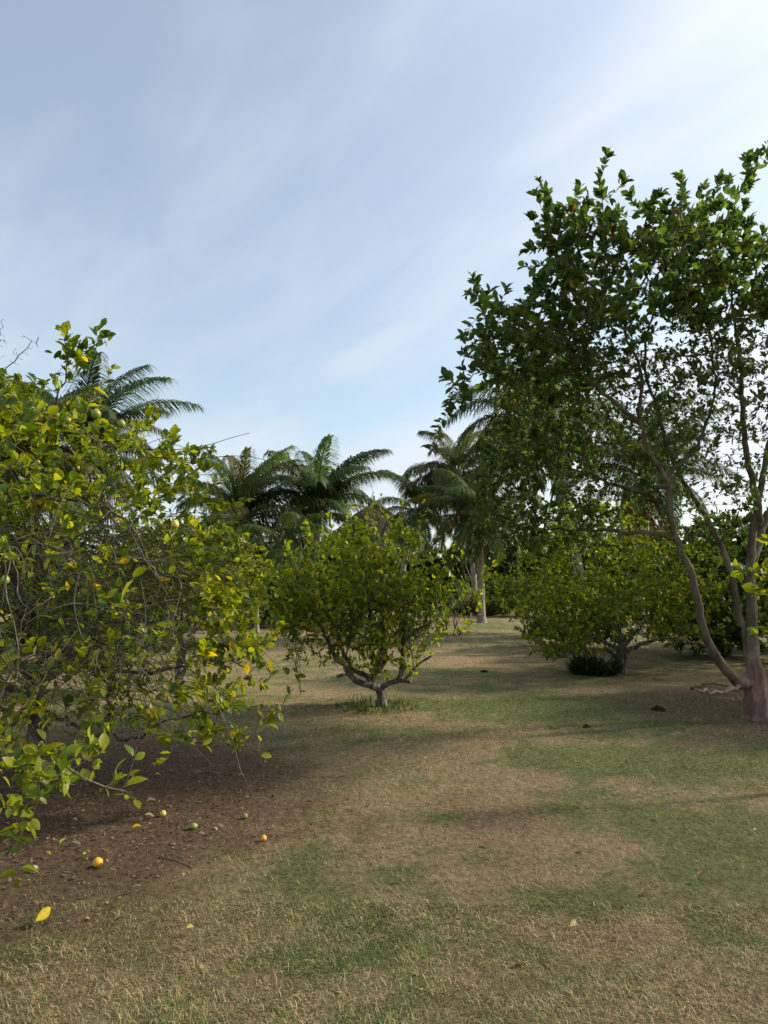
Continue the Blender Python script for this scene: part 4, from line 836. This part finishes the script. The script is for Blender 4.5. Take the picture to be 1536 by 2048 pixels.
def fallen(px, py, k, L, rz=None, ratio=0.5, roll=None):
    o = bpy.data.objects.new('fallen_leaf', fl[k]); COL.objects.link(o); p = on_ground(px, py)
    o.location = p + np.array((0, 0, 0.028)); o.rotation_euler = (roll if roll is not None else rng.normal(0, 0.5), rng.normal(0, 0.25), rz if rz is not None else rng.random() * 6.28); o.scale = (L, L * ratio, L)
    lt = lawn_state(np.array([p[0]]), np.array([p[1]]))[2][0] > 0.4; where = 'on the brown litter under the sprawling lime tree' if lt else 'lying on the open lawn'
    tag(o, LAB[k] + ' ' + where, 'leaf', LAB[k] + (' litter' if lt else ' lawn'))
for (px, py, k, L) in ((209, 1710, 'y', 0.055), (120, 1704, 'g', 0.06), (88, 1713, 'g', 0.045), (165, 1720, 'g', 0.045), (262, 1664, 'y', 0.05), (140, 1693, 'w', 0.055), (155, 1648, 'w', 0.03), (69, 1740, 'w', 0.04),
        (67, 1860, 'y', 0.075), (388, 1869, 'g', 0.035), (1310, 1790, 't', 0.06), (1152, 1850, 't', 0.045), (795, 1769, 't', 0.045), (537, 1533, 'w', 0.04), (549, 1547, 'g', 0.04), (395, 1484, 'w', 0.06), (263, 1557, 'w', 0.035),
        (308, 1555, 't', 0.05), (384, 1555, 't', 0.07), (452, 1570, 't', 0.05), (476, 1557, 't', 0.05), (286, 1637, 't', 0.06), (258, 1642, 'g', 0.035), (434, 1657, 't', 0.045), (232, 1752, 't', 0.035), (218, 1730, 't', 0.05), (320, 1757, 't', 0.05), (372, 1760, 't', 0.04),
        (198, 1588, 'g', 0.04), (290, 1610, 't', 0.06), (140, 1667, 'g', 0.03), (92, 1687, 'w', 0.02), (268, 1786, 'w', 0.03), (80, 1848, 'w', 0.025), (878, 1404, 't', 0.09), (850, 1526, 't', 0.04), (1514, 1532, 't', 0.05), (1310, 1636, 'y', 0.04), (1507, 1666, 't', 0.03),
        (500, 1742, 't', 0.035), (412, 1680, 'w', 0.04), (434, 1672, 'w', 0.035), (1398, 1768, 'b', 0.05), (900, 1337, 'w', 0.07), (975, 1690, 'b', 0.05), (700, 1650, 't', 0.03), (610, 1618, 'b', 0.04), (1170, 1700, 'b', 0.05), (1035, 1930, 'b', 0.04), (490, 1600, 't', 0.04), (350, 1590, 'b', 0.05), (1110, 1460, 't', 0.06), (1210, 1390, 't', 0.06)):
    fallen(px, py, k, L * 1.2)
# clods
def clod(px, py, r_, lab):
    p = on_ground(px, py); k, m = 9, 6; V = []; 
    for i in range(m):
        t = math.pi * (0.5 * i / (m - 1)); 
        for j in range(k): 
            e = 1 + rng.normal(0, 0.18); V.append((r_ * e * math.cos(t) * math.cos(6.283 * j / k), r_ * e * 0.8 * math.cos(t) * math.sin(6.283 * j / k), r_ * 0.7 * e * math.sin(t) - 0.01))
    f = np.array([(i * k + j, i * k + (j + 1) % k, (i + 1) * k + (j + 1) % k, (i + 1) * k + j) for i in range(m - 1) for j in range(k)])
    V = np.array(V); o = obj('soil_clod', mesh_np('soil_clod', V, [f], np.tile((0.03, 0.024, 0.018), (len(V), 1))), M_SOIL); o.location = p; tag(o, lab, 'clod')
clod(1318, 1421, 0.085, 'dark soil clod on the shaded lawn nearest the guava trunk'); clod(1175, 1456, 0.05, 'small dark clod alone on the green lawn'); clod(968, 1344, 0.06, 'small dark clod on the sunny lawn beyond the lone lime tree')
def stick(pts, r_, lab):
    P = [on_ground(x, y) + np.array((0, 0, r_ + h)) for x, y, h in pts]; s = Skel(); s.path([q for q in P], r_, r_ * 0.5, 0, parent=-1, step=0.05, wob=0.004); b = P[0].copy()
    V, f, cap = tubes(s, np.array(s.minr), b)[0]; o = obj('fallen_stick', mesh_np('fallen_stick', V, [f, cap], None, True), M_TWIG); o.location = b; tag(o, lab, 'stick')
stick([(1384, 1380, 0), (1420, 1372, 0.02), (1455, 1376, 0.01)], 0.02, 'pale fallen stick lying by the guava trunk')
stick([(318, 1716, 0), (350, 1722, 0.005), (385, 1738, 0)], 0.004, 'thin pale stick on the brown litter right of the orange fruit')
